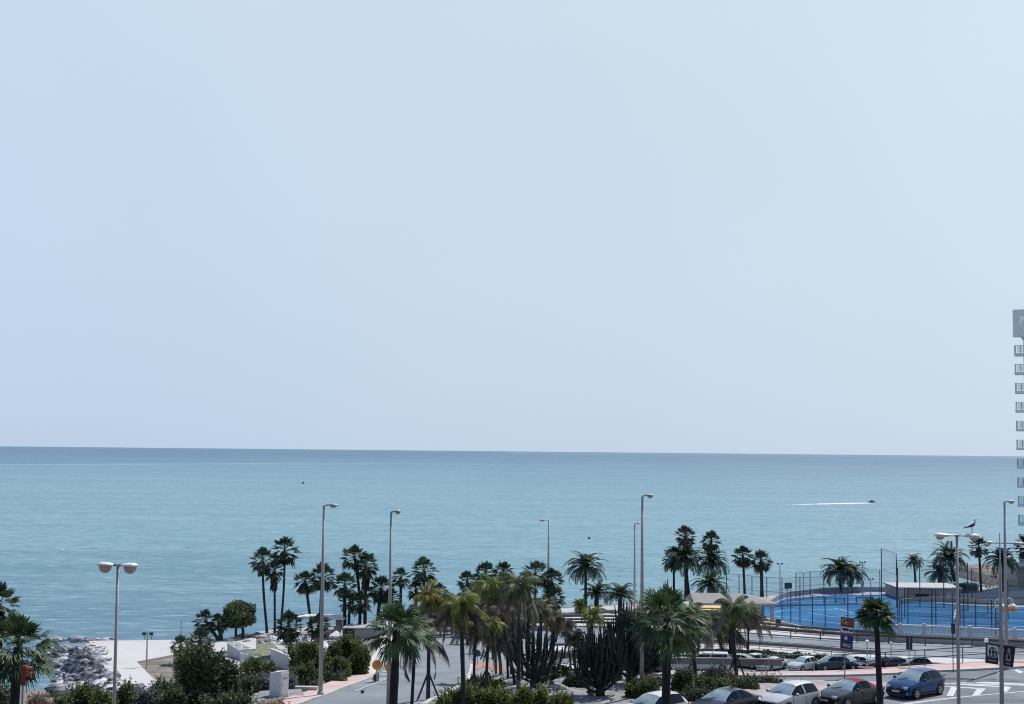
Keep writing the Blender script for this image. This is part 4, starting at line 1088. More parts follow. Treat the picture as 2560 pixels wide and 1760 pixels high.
# ------------------------------------------------------------------ rocks
def rock_mesh(seed):
    rng = random.Random(seed); mb = MB(); mb.ball((0, 0, 0), 1, 9, 6, (1, .8, .55))
    vs = []
    sh = [Vector((rng.gauss(0, 1), rng.gauss(0, 1), rng.gauss(0, 1))).normalized() for _ in range(7)]
    for v in mb.v:
        v = Vector(v)
        for s in sh:
            d = v.dot(s)
            if d > .52: v -= s * (d - .52) * .85
        v *= rng.uniform(.96, 1.04) if abs(v.z) < .5 else 1
        vs.append(tuple(v))
    mb.v = vs; return mb.mesh('rock', M['rockd'])
ROCK = [rock_mesh(i) for i in range(7)]
rr = random.Random(12)
def place_rock(p, s, label, group):
    o = put('rock', ROCK[rr.randrange(7)], None, p, 0, (s * rr.uniform(1.0, 1.9), s * rr.uniform(.5, .95), s * rr.uniform(.45, .95)))
    o.rotation_euler = (rr.uniform(-.5, .5), rr.uniform(-.5, .5), rr.gauss(.35, .6))
    tag(o, label, 'rock', group)
lb = 'dark grey and white boulder in the breakwater heap beside the plaza'
from mathutils.geometry import intersect_point_tri_2d
poly = [(108, 1632), (150, 1620), (218, 1614), (236, 1625), (262, 1665), (290, 1705), (322, 1748), (215, 1752), (128, 1716), (150, 1690), (105, 1668), (98, 1640)]
def inpoly(x, y, P):
    c = False; n = len(P)
    for i in range(n):
        a, b = P[i], P[(i + 1) % n]
        if (a[1] > y) != (b[1] > y) and x < (b[0] - a[0]) * (y - a[1]) / (b[1] - a[1]) + a[0]: c = not c
    return c
cnt = 0
while cnt < 240:
    x = rr.uniform(95, 325); y = rr.uniform(1600, 1752)
    if not inpoly(x, y, poly): continue
    # heap rises towards the plaza edge
    f = min(1, max(0, (x - 95 - (y - 1603) * .35) / 150))
    z = ZSEA + .0 - .25 + f * 1.05 * K + rr.uniform(-.25, .2)
    p = Pz(x, y, z); g_ = G(x, y)
    if g_.y < p.y: p = g_ + Vector((0, 0, .1))
    place_rock(p, rr.uniform(.6, 1.25), lb, 'boulders of the breakwater'); cnt += 1
lb2 = 'low boulder in the row along the far edge of the plaza'
for i in range(16):
    x = 118 + i * 11 + rr.uniform(-3, 3); place_rock(Pz(x, 1598 + i * .35 + rr.uniform(-1.5, 1), ZL - .3), rr.uniform(.5, .9), lb2, 'boulders at the plaza edge')
lb3 = 'grey boulder in the garden rocks beyond the white walls'
for i in range(40):
    x = rr.uniform(590, 800); place_rock(Pz(x, rr.uniform(1586, 1626) if x < 700 else rr.uniform(1600, 1632), ZL + .1), rr.uniform(.35, .85), lb3, 'garden rocks by the shore')
for x, y, s, l in [(1385, 1722, .75, 'pale beige boulder between the two cycads'), (1400, 1728, .55, 'smaller beige boulder leaning on the pale one'), (1345, 1722, .4, 'small light stone at the foot of the left cactus'),
                   (1525, 1728, .45, 'speckled pale stone right of the fan-shaped cactus'), (1478, 1742, .35, 'small dark stone in front of the fan-shaped cactus')]:
    p = G(x, y); p.z = hz(p.x, p.y) + .25; place_rock(p, s, l, 'stones on the gravel island')

# ------------------------------------------------------------------ lamp posts
def lamp_head(mb_top, mb_bot, L=1.0, wd=.36):
    """cobra head along +X from the origin: cover above, bowl below"""
    vs = []; fs = []; st = [(0, .06, .05), (.12, .11, .08), (.35, wd * .42, .13), (.65, wd * .5, .15), (.88, wd * .42, .11), (1.0, wd * .15, .04)]
    n = 8
    for x, w_, h_ in st:
        for k in range(n):
            a = math.pi * k / (n - 1); vs.append((x * L, math.cos(a) * w_, math.sin(a) * h_))
    for i in range(len(st) - 1):
        for k in range(n - 1): fs.append((i * n + k, i * n + k + 1, (i + 1) * n + k + 1, (i + 1) * n + k))
        fs.append((i * n, (i + 1) * n, (i + 1) * n + n - 1, i * n + n - 1))
    mb_top.add(vs, fs)
    vs = []; fs = []; st = [(.30, wd * .3, .02), (.42, wd * .42, .12), (.62, wd * .46, .17), (.80, wd * .40, .13), (.94, wd * .2, .02)]
    for x, w_, h_ in st:
        for k in range(n):
            a = math.pi * k / (n - 1); vs.append((x * L, math.cos(a) * w_, -.003 - math.sin(a) * h_))
    for i in range(len(st) - 1):
        for k in range(n - 1): fs.append((i * n + k, (i + 1) * n + k, (i + 1) * n + k + 1, i * n + k + 1))
    mb_bot.add(vs, fs)
def street_lamp(label, top, base, Y, tw, headw, right=True, rz=0, zb=None, pm=None, base_px=True):
    """single-arm lamp. top (px) is the top of the post"""
    T = At(top[0], top[1], Y); bp = At(base[0], base[1], Y)
    z = hz(T.x, Y) if zb is None else zb
    # the post is upright: stand it under its own top
    B = Vector((T.x, Y, z)); h = T.z - z; r = tw * Y / FPX / 2
    t = thing('street_lamp', B, label, 'street lamp', 'tall single-arm street lamps')
    pm = pm or M['pole']
    MB().tube([(0, 0, -.2), (0, 0, h * .5), (0, 0, h)], [r * 1.25, r, r * .62], 10).build('pole', pm, t, smooth=True)
    MB().tube([(0, 0, 0), (0, 0, .35), (0, 0, .42)], [r * 1.9, r * 1.8, r * 1.3], 10).build('base', pm, t)
    L = headw * Y / FPX; s = 1 if right else -1
    arm = MB().tube([(0, 0, h - .10), (s * L * .1, 0, h), (s * L * .30, 0, h + .01)], [.06, .055, .05], 8); o = arm.build('arm', pm, t, smooth=True)
    a, b = MB(), MB(); lamp_head(a, b, L * .90, .42)
    hd = a.build('lamp_head', M['lamp'], t, smooth=True, loc=(s * L * .12, 0, h)); hd.rotation_euler = (0, rad(2 * s), 0 if right else math.pi)
    if not right: hd.rotation_euler = (0, rad(4), math.pi)
    bo = b.build('bowl', M['bowl'], hd, smooth=True)
    MB().box((0, 0, 1.0), (.14, r * 2 + .05, .45)).build('service_hatch', M['polegrey'], t)
    return t
street_lamp('tall single street lamp standing on the pink pavement beside the ramp', (810, 1263), (798, 1745), G(798, 1744).y, 9, 34)
street_lamp('tall single street lamp rising between the near left palm and the ramp kerb', (978, 1279), (967, 1760), 90, 8, 24)
street_lamp('tall single street lamp on the gravel island beside the biggest near palm', (1606, 1239), (1606, 1746), G(1606, 1744).y, 9, 28)
street_lamp('single street lamp with its arm to the left, by the promenade railing', (1372, 1300), (1376, 1565), Pz(1376, 1568, ZL).y, 6, 24, right=False, zb=ZL)
street_lamp('thin single street lamp farther off, left of the tallest island lamp', (1587, 1308), (1586, 1560), Pz(1586, 1560, ZL).y, 5, 12, zb=ZL)
t_far = street_lamp('tall street lamp with extra cross arms behind the banner pole, far right', (2511, 1254), (2512, 1676), Pz(2512, 1674, 0).y, 8, 25)
Yc = Pz(2512, 1674, 0).y; Tt = At(2511, 1254, Yc); zc = At(2511, 1358, Yc).z
dl = 42 * Yc / FPX; Bz = t_far.location.z
MB().bar((-dl * .8, 0, zc - Bz), (dl * .8, 0, zc - Bz), .06).build('cross_arm', M['poledark'], t_far)
for s in (-1, 1):
    a, b = MB(), MB(); lamp_head(a, b, dl * .5, .34)
    hd = a.build('lamp_head', M['lamptop'], t_far, smooth=True, loc=(s * dl * .62, 0, zc - Bz)); hd.rotation_euler = (0, rad(3 * (1 if s > 0 else -1)), 0 if s > 0 else math.pi)
    b.build('bowl', M['bowl'], hd, smooth=True)

# twin-headed lamps with deep bowls
def twin_lamp(label, cx, ytop, Y, tw, half, style, xb):
    T = At(cx, ytop, Y); z = hz(T.x, Y); h = T.z - z; r = tw * Y / FPX / 2
    t = thing('twin_lamp_post', (T.x, Y, z), label, 'street lamp')
    MB().tube([(0, 0, -.2), (0, 0, h * .5), (0, 0, h)], [r * 1.2, r, r * .8], 12).build('pole', M['pole'], t, smooth=True)
    MB().tube([(0, 0, 0), (0, 0, .5), (0, 0, .6)], [r * 1.9, r * 1.7, r * 1.1], 12).build('base', M['pole'], t)
    W = half * Y / FPX
    for k, s in enumerate((-1, 1)):
        yaw = rad(-18 if s > 0 else -14)
        piv = Vector((s * .02, 0, h - .05)); R = Matrix.Rotation(yaw if s > 0 else math.pi + yaw, 3, 'Z')
        def P(x, y, zz): return tuple(R @ Vector((x, y, zz)) + piv)
        ac = MB(); ac.tube([P(0, 0, 0), P(W * .22, 0, .04)], [.07, .07], 8); ac.build('arm', M['polegrey'], t)
        hd = MB(); vs = []; fs = []
        if style == 'round': st = [(.18, .10, .05, .06), (.30, .24, .10, .12), (.55, .32, .15, .17), (.85, .32, .16, .17), (1.0, .18, .10, .10), (1.04, .04, .05, .04)]
        else: st = [(.10, .10, .05, .06), (.30, .16, .08, .12), (.55, .28, .13, .24), (.80, .36, .16, .30), (.96, .26, .12, .16), (1.03, .04, .03, .03)]
        n = 12
        for x, w_, hu, hl in st:
            for q in range(n):
                a = 2 * math.pi * q / n; c, s2 = math.cos(a), math.sin(a); vs.append(P(x * W, c * w_ * 1.1, s2 * (hu if s2 > 0 else hl * .45)))
        for i in range(len(st) - 1):
            for q in range(n): fs.append((i * n + q, i * n + (q + 1) % n, (i + 1) * n + (q + 1) % n, (i + 1) * n + q))
        hd.add(vs, fs); ho = hd.build('lamp_head', M['lamptop'], t, smooth=True)
        bw = MB(); c = P(W * (.66 if style == 'round' else .76), 0, -.05); bw.ball(c, .33 if style == 'round' else .26, 14, 6, (1, 1, 1.05 if style == 'round' else .9), -90, 0, None)
        bw.build('bowl', M['bowl'], ho, smooth=True)
    return t
twin_lamp('twin-headed street lamp with deep mottled bowls, standing before the plaza', 295, 1411, 72, 8.5, 51, 'round', 284)
tw = twin_lamp('twin-headed street lamp with long tapering heads, a gull standing on it', 2392, 1337, 86, 8, 52, 'long', 2396)

# gull on the lamp
p = At(2428, 1340, 86); p.z = At(2392, 1337, 86).z + .09
gb = MB()
sp_ = [(-.30, .02, .30, .01), (-.20, .05, .31, .045), (-.05, .10, .36, .10), (.10, .11, .44, .12), (.18, .07, .54, .075), (.19, .055, .60, .055), (.22, .055, .66, .055), (.27, .035, .665, .035), (.33, .012, .645, .012)]
gb.tube([(x, 0, z) for x, w_, z, h_ in sp_], [h_ for *_, h_ in sp_], 10)
g = thing('gull', p, 'white gull with dark wings standing on the right twin lamp', 'gull', rz=rad(15))
k = p and 1.25
gb.build('body', mat('gull_white', (.7, .7, .7), .8), g, smooth=True)
for s in (-1, 1):
    wg = MB(); vs = [(.12, s * .125, .48), (-.02, s * .135, .43), (-.2, s * .09, .34), (-.44, s * .03, .24), (-.2, s * .07, .28), (.0, s * .135, .32), (.12, s * .13, .38)]
    wg.add(vs + [(a, b * .8, c) for a, b, c in vs], [tuple(range(7)), tuple(range(13, 6, -1))] + [(i, (i + 1) % 7, 7 + (i + 1) % 7, 7 + i) for i in range(7)])
    wg.build('wing', mat('gull_dark', (.02, .022, .03), .8), g)
    MB().tube([(.04, s * .04, .30), (.05, s * .04, 0)], .012, 6).build('leg', M['orange'], g)
MB().tube([(.32, 0, .65), (.40, 0, .635)], [.014, .004], 6).build('beak', M['orange'], g)
g.scale = (1.25,) * 3

# banner pole
def banner_pole():
    Y = 88; T = At(2497, 1333, Y); Tm = At(2503, 1620, Y); x = At(2502, 1550, Y).x; z = hz(x, Y); h = T.z - z
    t = thing('banner_pole', (x, Y, z), 'grey pole with a spiked top carrying two dark banners', 'pole')
    MB().tube([(0, 0, -.2), (0, 0, h * .6), (0, 0, h * .82), (0, 0, h * .83), (0, 0, h)], [.135, .115, .10, .05, .03], 12).build('pole', M['polegrey'], t, smooth=True)
    MB().tube([(0, 0, 0), (0, 0, .5), (0, 0, .58)], [.24, .22, .15], 12).build('base', M['polegrey'], t)
    zt = At(2503, 1612, Y).z - z; zt2 = At(2503, 1617, Y).z - z
    def banner(lbl, pxs, mfield, art, nm='banner'):
        # corners in the picture: tl, tr, br, bl -- a stiff sheet hung from the pole, swung a little towards the road
        pts = [At(a, b, Y + dy) - Vector((x, Y, z)) for (a, b), dy in pxs]
        n = (pts[1] - pts[0]).cross(pts[3] - pts[0]).normalized()
        if n.y > 0: n = -n
        b = MB(); b.add(pts + [p - n * .03 for p in pts], [(3, 2, 1, 0), (4, 5, 6, 7), (0, 1, 5, 4), (1, 2, 6, 5), (2, 3, 7, 6), (3, 0, 4, 7)])
        o = thing('banner', (x, Y, z), lbl, 'banner'); bo = b.build('sheet', mfield, o)
        def uv(u, v, lift=.006): return pts[0].lerp(pts[1], u).lerp(pts[3].lerp(pts[2], u), v) + n * lift
        for nm2, m, poly, lift in art:
            k = len(poly); MB().add([uv(u, v, lift) for u, v in poly], [tuple(range(k))]).build(nm2, m, o)
        for v in (0.0, 1.0):
            a = pts[0].lerp(pts[3], v); c = pts[1].lerp(pts[2], v); MB().bar(a, c, .05).build('batten', M['black'], o)
        return o
    def rect(a, b, c, d): return [(a, b), (c, b), (c, d), (a, d)]
    banner('left banner on the pole, pale field with a dark arched emblem', [((2465, 1607), -.25), ((2497, 1613), 0), ((2496, 1661), 0), ((2464, 1656), -.25)], M['signdark'],
           [('pale_field', M['signwhite'], rect(.12, .06, .92, .62), .006), ('emblem', M['signdark'], [(.28, .60), (.22, .42), (.30, .22), (.5, .14), (.74, .20), (.86, .36), (.86, .60)], .012),
            ('emblem_stroke', M['signwhite'], rect(.38, .24, .48, .38), .018), ('emblem_stroke', M['signwhite'], rect(.38, .44, .48, .58), .018),
            ('emblem_stroke', M['signwhite'], [(.56, .24), (.64, .22), (.78, .32), (.74, .37), (.62, .31)], .018), ('emblem_stroke', M['signwhite'], rect(.62, .46, .76, .56), .018),
            ('lettering', M['signwhite'], rect(.40, .085, .72, .11), .012), ('pale_band', M['signgrey'], rect(.15, .66, .92, .70), .006), ('pale_band', M['signgrey'], rect(.2, .82, .8, .88), .006)])
    banner('right banner on the pole, dark with a pale bottle-like figure', [((2509, 1613), 0), ((2539, 1617), -.25), ((2533, 1667), -.25), ((2508, 1663), 0)], M['signdark'],
           [('figure', M['signgrey'], [(.34, .38), (.34, .20), (.42, .10), (.52, .10), (.60, .20), (.62, .38)], .006), ('figure', M['signgrey'], [(.22, .44), (.70, .42), (.72, .70), (.60, .76), (.34, .76), (.22, .68)], .005),
            ('figure_shade', M['signdark'], [(.38, .46), (.60, .46), (.62, .62), (.50, .68), (.38, .62)], .012), ('lettering', M['signgrey'], rect(.22, .86, .74, .92), .006)])
    MB().bar((-.8, 0, zt), (0, 0, zt), .05).build('bracket', M['black'], t)
    MB().bar((0, 0, zt2 - .03), (.75, 0, zt2 - .03), .05).build('bracket', M['black'], t)
    return t
banner_pole()

# ------------------------------------------------------------------ signs
def pole_sign(name, label, top, base, tw, m, cat, Y=None, zl=False):
    B = Pz(base[0], base[1], ZL if zl else 0) if Y is None else At(base[0], base[1], Y)
    if not zl: B.z = hz(B.x, B.y)
    T = At(top[0], top[1], B.y); h = T.z - B.z; r = tw * B.y / FPX / 2
    t = thing(name, B, label, cat)
    MB().tube([(0, 0, -.2), (0, 0, h)], [r, r], 8).build('post', m, t, smooth=True)
    return t, h, B
# direction signs: two panels one above the other
t, h, B = pole_sign('direction_sign', 'pole with a dark brown panel above a blue arrow panel', (2113, 1545), (2112, 1696), 3, M['pole'], 'sign')
Yb = B.y
def panel(parent, px, B, m, name, back=None, dpt=.08, sk=0.0):
    """upright panel from four picture corners on the plane of the post"""
    pts = [At(a, b, B.y - .12 + sk * (1 if i in (1, 2) else 0)) - B for i, (a, b) in enumerate(px)]
    n = Vector((0, -1, 0))
    b = MB(); b.add(pts + [p - n * dpt for p in pts], [(3, 2, 1, 0), (4, 5, 6, 7), (0, 1, 5, 4), (1, 2, 6, 5), (2, 3, 7, 6), (3, 0, 4, 7)])
    o = b.build(name, m, parent)
    def uv(u, v, lift): return pts[0].lerp(pts[1], u).lerp(pts[3].lerp(pts[2], u), v) + n * lift
    return o, uv
def art(o, uv, lst):
    for nm, m, poly, lift in lst:
        MB().add([uv(u, v, lift) for u, v in poly], [tuple(range(len(poly)))]).build(nm, m, o)
def rect(a, b, c, d): return [(a, b), (c, b), (c, d), (a, d)]
def letters(o, uv, txt, u, v, hgt, m, lift=.02):
    me = text_mesh(txt, hgt, m, .004); p = uv(u, v, lift); q = put('lettering', me, o, p); q.rotation_euler = (rad(90), 0, 0); return q
o, uv = panel(t, [(2102.5, 1541), (2137, 1546), (2135, 1585), (2101, 1581)], B, M['signback'], 'upper_panel')
art(o, uv, [('brown_field', M['signbrown'], rect(.03, .04, .93, .60), .006), ('pale_field', M['signwhite'], rect(.03, .62, .93, .98), .006),
            ('arrow', M['signdark'], [(.10, .74), (.26, .66), (.26, .70), (.60, .70), (.60, .86), (.26, .86), (.26, .90)], .012), ('text_bar', M['signdark'], rect(.66, .74, .9, .88), .012)])
letters(o, uv, 'G', .24, .28, .52, M['signyellow']); letters(o, uv, 'r', .44, .36, .40, M['signwhite'])
art(o, uv, [('text_bar', mat('sign_red', (.34, .09, .06), .5), rect(.55, .14 + .13 * i, .88, .20 + .13 * i), .012) for i in range(3)])
o, uv = panel(t, [(2101.5, 1585), (2133, 1589), (2131, 1628), (2101, 1623)], B, M['signblue'], 'lower_panel')
art(o, uv, [('emblem', M['signyellow'], [(.42 + .15 * math.cos(a), .22 + .13 * math.sin(a)) for a in [i * .6283 for i in range(10)]], .008),
            ('arrow', M['signyellow'], [(.16, .66), (.32, .54), (.32, .59), (.80, .61), (.80, .80), (.32, .76), (.32, .80)], .008),
            ('border', M['signwhite'], rect(.05, .92, .92, .95), .008)])
art(o, uv, [('emblem', M['signwhite'], [(.42 + .09 * math.cos(a), .24 + .08 * math.sin(a)) for a in [i * .6283 for i in range(10)]], .014),
            ('text_bar', M['signblue'], rect(.38, .655, .74, .70), .014)])
# grey sign boards seen from behind, on the pink sidewalk
t, h, B = pole_sign('sign_post', 'sign post with a pair of narrow dark boards, behind the blue car', (2273, 1588), (2273, 1681), 2.4, M['polegrey'], 'sign')
panel(t, [(2266, 1589), (2281, 1590), (2281, 1625), (2266, 1623)], B, M['poledark'], 'board'); MB().bar((0, -.14, h - .1), (0, -.14, h - 1.0), .05).build('bracket', M['polegrey'], t)
t, h, B = pole_sign('pedestrian_signal', 'slim pole with a small dark traffic signal left of the right twin lamp', (2382, 1468), (2383, 1681), 2.4, M['poledark'], 'traffic signal')
panel(t, [(2379, 1558), (2388, 1559), (2388, 1586), (2380, 1585)], B, M['poledark'], 'signal_box', dpt=.2)
# round sign seen from behind at the red paving
t, h, B = pole_sign('round_sign', 'round grey sign seen from behind beside the red paving', (1194, 1625), (1193, 1668), 2, M['polegrey'], 'sign', Y=G(1193, 1667).y)
zc = At(1194, 1633, B.y).z - B.z; cy = MB(); cy.tube([(0, -.07, zc), (0, -.03, zc)], [.30, .30], 20); cy.build('disc', M['poledark'], t)
# amber round discs beside the ramp
for i, (cx, cyp, bx_, by_, lbl, sh) in enumerate([(943, 1662, 942, 1708, 'round amber sign left of the railing at the ramp bend', .36), (975, 1668, 974, 1712, 'round amber sign half hidden by the near left palm trunk', .36)]):
    B = G(bx_, by_); B.z = hz(B.x, B.y); t = thing('amber_sign', B, lbl, 'sign', 'amber discs by the ramp')
    zc = At(cx, cyp, B.y).z - B.z
    MB().tube([(0, 0, -.2), (0, 0, zc + .3)], .05, 8).build('post', M['polegrey'], t)
    d = MB(); d.tube([(0, -.10, zc), (0, -.05, zc)], [sh, sh], 22); d.build('disc', M['orange'], t)
    MB().tube([(0, -.106, zc), (0, -.102, zc)], [sh * .6, sh * .6], 18).build('emblem', mat('orange_deep', (.66, .25, .03), .5), t)
# amber lanterns at the far right
for cx, cyp, lbl in [(2509, 1522, 'amber lantern with white cap, left of a pair, at the court wall'), (2534, 1521, 'amber lantern with white cap on a curved arm, right of a pair')]:
    B = Pz(cx - 1, 1592, ZL); t = thing('amber_lantern', B, lbl, 'lantern', 'amber lanterns on curved arms'); zc = At(cx, cyp, B.y).z - B.z
    MB().tube([(-1.0, 0, -.2), (-1.0, 0, zc + .6), (-.8, 0, zc + 1.15), (-.4, 0, zc + 1.3), (-.05, 0, zc + 1.1), (0, 0, zc + .6)], .06, 8).build('post', M['whitepaint'], t, smooth=True)
    MB().ball((0, 0, zc), .52, 14, 8, (1, 1, .85)).build('glass', M['orange'], t, smooth=True)
    MB().ball((0, 0, zc + .16), .55, 14, 6, (.85, .85, .8), 10, 90).build('cap', M['globe'], t, smooth=True)
# left traffic light, seen from the side
Y = 64; B = At(62, 1710, Y); B = Vector((B.x, Y, hz(B.x, Y))); t = thing('traffic_light', B, 'red-brown traffic light seen from the side beside the large left palm', 'traffic light')
zt = At(62, 1664, Y).z - B.z; zb_ = At(62, 1713, Y).z - B.z
MB().tube([(-.1, .05, -.2), (-.1, .05, zb_ + .1)], .05, 8).build('post', M['polegrey'], t)
MB().prism([(-.13, -.14), (.07, -.14), (.07, .14), (-.13, .14)], zb_, zt).build('case', M['redlight'], t)
for k in range(3):
    zz = zt - (zt - zb_) * (.15 + .27 * k); r_ = (zt - zb_) * .12
    if k < 2 or 1:
        v = MB(); vs = []; n = 9
        for j, xx in enumerate((.071, .07 + .26)):
            for q in range(n):
                a = rad(-30 + 240 * q / (n - 1)); vs.append((xx, math.cos(a) * r_, zz + math.sin(a) * r_ * (1 if j == 0 else .9)))
        v.add(vs, [(q, q + 1, n + q + 1, n + q) for q in range(n - 1)]); v.build('visor', M['visor'] if k < 2 else M['black'], t)
# lamps with globes and small floodlight masts
def globe_lamp(label, cx, cyp, base, zl=True, r=3.6):
    B = Pz(base[0], base[1], ZL if zl else 0); t = thing('globe_lamp', B, label, 'lamp', 'white globe lamps'); zc = At(cx, cyp, B.y).z - B.z; rr_ = r * B.y / FPX
    MB().tube([(0, 0, -.2), (0, 0, zc)], [.06, .05], 8).build('post', M['polegrey'], t)
    MB().ball((0, 0, zc), rr_, 14, 10).build('globe', M['globe'], t, smooth=True)
globe_lamp('white globe lamp in front of the sea above the left court', 2007, 1431, (2009, 1500), r=3.2)
globe_lamp('white globe lamp beside the arrow sign, above the parked cars', 2167, 1605, (2168, 1664), r=5.5)
globe_lamp('small white globe lamp right of the tufted palm trunk', 2227, 1608, (2228, 1660), r=4)
globe_lamp('white globe lamp behind the left banner at the court wall', 2466, 1601, (2466, 1655), r=5.5)
globe_lamp('white globe lamp on the beach side of the right court', 2444, 1458, (2445, 1515), r=3.2)
def mast(label, cx, ytop, ybase, half):
    B = Pz(cx, ybase, ZL); t = thing('floodlight_mast', B, label, 'floodlight', 'slim floodlight masts round the courts'); z = At(cx, ytop, B.y).z - B.z; W = half * B.y / FPX
    MB().tube([(0, 0, -.2), (0, 0, z)], [.10, .06], 8).build('pole', M['polegrey'], t)
    MB().bar((-W, 0, z), (W, 0, z), .07).build('crossbar', M['poledark'], t)
    for s in (-1, 1): MB().box((s * W * .7, -.1, z + .05), (W * .5, .35, .2)).build('floodlight', M['poledark'], t)
mast('slim floodlight mast at the left end of the blue court', 1950, 1410, 1517, 8)
mast('slim floodlight mast behind the pair of wide date palms', 2157, 1406, 1495, 8)
mast('shorter floodlight mast right of the pair of wide date palms', 2177, 1448, 1500, 7)
mast('floodlight mast between the two far right court fences', 2484, 1441, 1520, 7)
mast('low floodlight mast near the beach hut, right court', 2470, 1468, 1535, 7)
# twin street signals on the plaza edge
B = G(366, 1672); B.z = hz(B.x, B.y); t = thing('floodlight_mast', B, 'slim mast with two dark floodlights at the edge of the white plaza', 'floodlight'); z = At(370, 1583, B.y).z - B.z
MB().tube([(0, 0, -.2), (0, 0, z)], [.09, .06], 8).build('pole', M['pole'], t)
MB().bar((-.42, 0, z), (.5, 0, z + .05), .06).build('crossbar', M['poledark'], t)
for x_ in (-.32, .42): MB().box((x_, -.05, z - .05), (.36, .16, .3)).build('floodlight', M['poledark'], t); 
for x_ in (-.25, .46): MB().bar((x_, 0, z - .2), (x_, 0, z - .62), .05).build('bracket', M['poledark'], t)
for px_, yt, yb, lb_ in [(432, 1616, 1704, 'thin grey post at the plaza corner below the stumpy palms'), (452, 1554, 1600, 'thin pole in front of the sea at the plaza end')]:
    B = Pz(px_, yb, ZL); t = thing('thin_post', B, lb_, 'post'); z = At(px_, yt, B.y).z - B.z
    MB().tube([(0, 0, -.2), (0, 0, z)], [.06, .045], 8).build('pole', M['pole'], t); MB().ball((0, 0, z), .07, 8, 5).build('cap', M['poledark'], t)

# ------------------------------------------------------------------ railings, guard rails
def rail(name, label, pts, ht, rails, m, step, z=None, pw=.07, rh=.08, cat='railing', group=None, postm=None, n=60):
    P = resample(pts, n) if len(pts) > 2 else [Vector(pts[0]).lerp(Vector(pts[1]), i / n) for i in range(n + 1)]
    P = [Vector((p.x, p.y, hz(p.x, p.y) if z is None else z)) for p in P]
    B = P[0].copy(); t = thing(name, B, label, cat, group)
    for f in rails:
        r = MB()
        for i in range(n): r.bar(P[i] - B + Vector((0, 0, ht * f)), P[i + 1] - B + Vector((0, 0, ht * f)), pw, rh)
        r.build('rail', M['guardband'] if name == 'guard_rail' else m, t)
    if name == 'guard_rail':
        r = MB()
        for i in range(n): r.bar(P[i] - B + Vector((0, -.02, ht * .9 + rh / 2 + .04)), P[i + 1] - B + Vector((0, -.02, ht * .9 + rh / 2 + .04)), .14, .075)
        r.build('lit_top_edge', m, t)  # thin pale bar paints in the bright, lit top edge of the band
    acc = 0; last = -1e9; me = MB().box((0, 0, ht / 2 - .15), (pw, pw, ht + .3)).mesh('post', postm or m); k = 0
    d = 0
    for i in range(n + 1):
        if i: d += (P[i] - P[i - 1]).length
        if d - last >= step - 1e-6 and k < 95:
            put('post', me, t, P[i] - B); last = d; k += 1
    return t
rail('railing', 'dark brown double railing along the promenade, upper one', [Pz(x, y, ZL) for x, y in [(1175, 1566), (1300, 1561), (1500, 1560), (1700, 1565), (1880, 1577), (2000, 1588), (2100, 1596), (2240, 1606)]], .85, (1, .5), M['railbrown'], 3.6, ZL + .2, .12, .26)
rail('railing', 'dark brown railing along the sea road, lower one', [Pz(x, y, ZL) for x, y in [(1175, 1576), (1300, 1574), (1500, 1576), (1700, 1581), (1880, 1590), (2000, 1598), (2120, 1606), (2330, 1616), (2620, 1628)]], .8, (1,), M['railbrown'], 3.6, ZL + .2, .12, .30)
rail('railing', 'white pipe railing with cross bars at the ramp bend beyond the island', [Pz(x, y, ZL) for x, y in [(1040, 1586), (1110, 1578), (1180, 1574), (1260, 1572)]], .8, (1, .5), M['guard'], 3, ZL + .2, .08, .1)
rail('railing', 'grey steel railing between the sea pavement and the car park', [Pz(x, y, ZL) for x, y in [(1365, 1628), (1480, 1630), (1700, 1631), (1800, 1630), (2000, 1643), (2120, 1653), (2300, 1660), (2620, 1676)]], 1.3, (1, .55), M['polegrey'], 3.9, ZL + .2, .07, .07)
rail('guard_rail', 'grey guard rail between the sea road and its pavement', [Pz(x, y, ZL) for x, y in [(1500, 1622), (1700, 1622), (1800, 1620), (2000, 1632), (2120, 1643), (2200, 1648)]], .6, (.9,), M['polegrey'], 3.9, ZL + .2, .08, .32, cat='guard rail', postm=M['polegrey'])
rail('guard_rail', 'pale steel guard rail on the edge of the upper road, long stretch right', [Pz(x, y, 0) for x, y in [(1650, 1677.5), (1750, 1678), (1850, 1679.5), (1955, 1682)]], .62, (.9,), M['guard'], 3.8, .15, .08, .42, cat='guard rail', postm=M['polegrey'])
rail('guard_rail', 'pale steel guard rail beyond the cycads, short stretch left', [Pz(x, y, 0) for x, y in [(1352, 1654), (1400, 1660), (1470, 1668), (1560, 1674)]], .62, (.9,), M['guard'], 3.8, .15, .08, .36, cat='guard rail', postm=M['polegrey'])
KR = [Vector((p.x, p.y - .1, 0)) for p in KBk]
rail('railing', 'dark steel railing along the back of the pink sidewalk, above the car park', [KR[i] for i in (6, 7, 8, 9, 10)], 1.15, (1, .5), M['poledark'], 3.6, .15, .06, .06)
rail('railing', 'slender dark posts with thin wires behind the guard rail', [KR[i] for i in (3, 4, 5, 6)], 1.2, (1,), M['polegrey'], 3.2, .15, .045, .03)
rail('railing', 'white and dark handrail running down beside the ramp pavement', [G(x, y) for x, y in [(943, 1702), (952, 1684), (961, 1662), (972, 1638), (984, 1612)]], .95, (1, .6, .25), M['guard'], 2.4, None, .06, .06)
B0 = G(940, 1706)
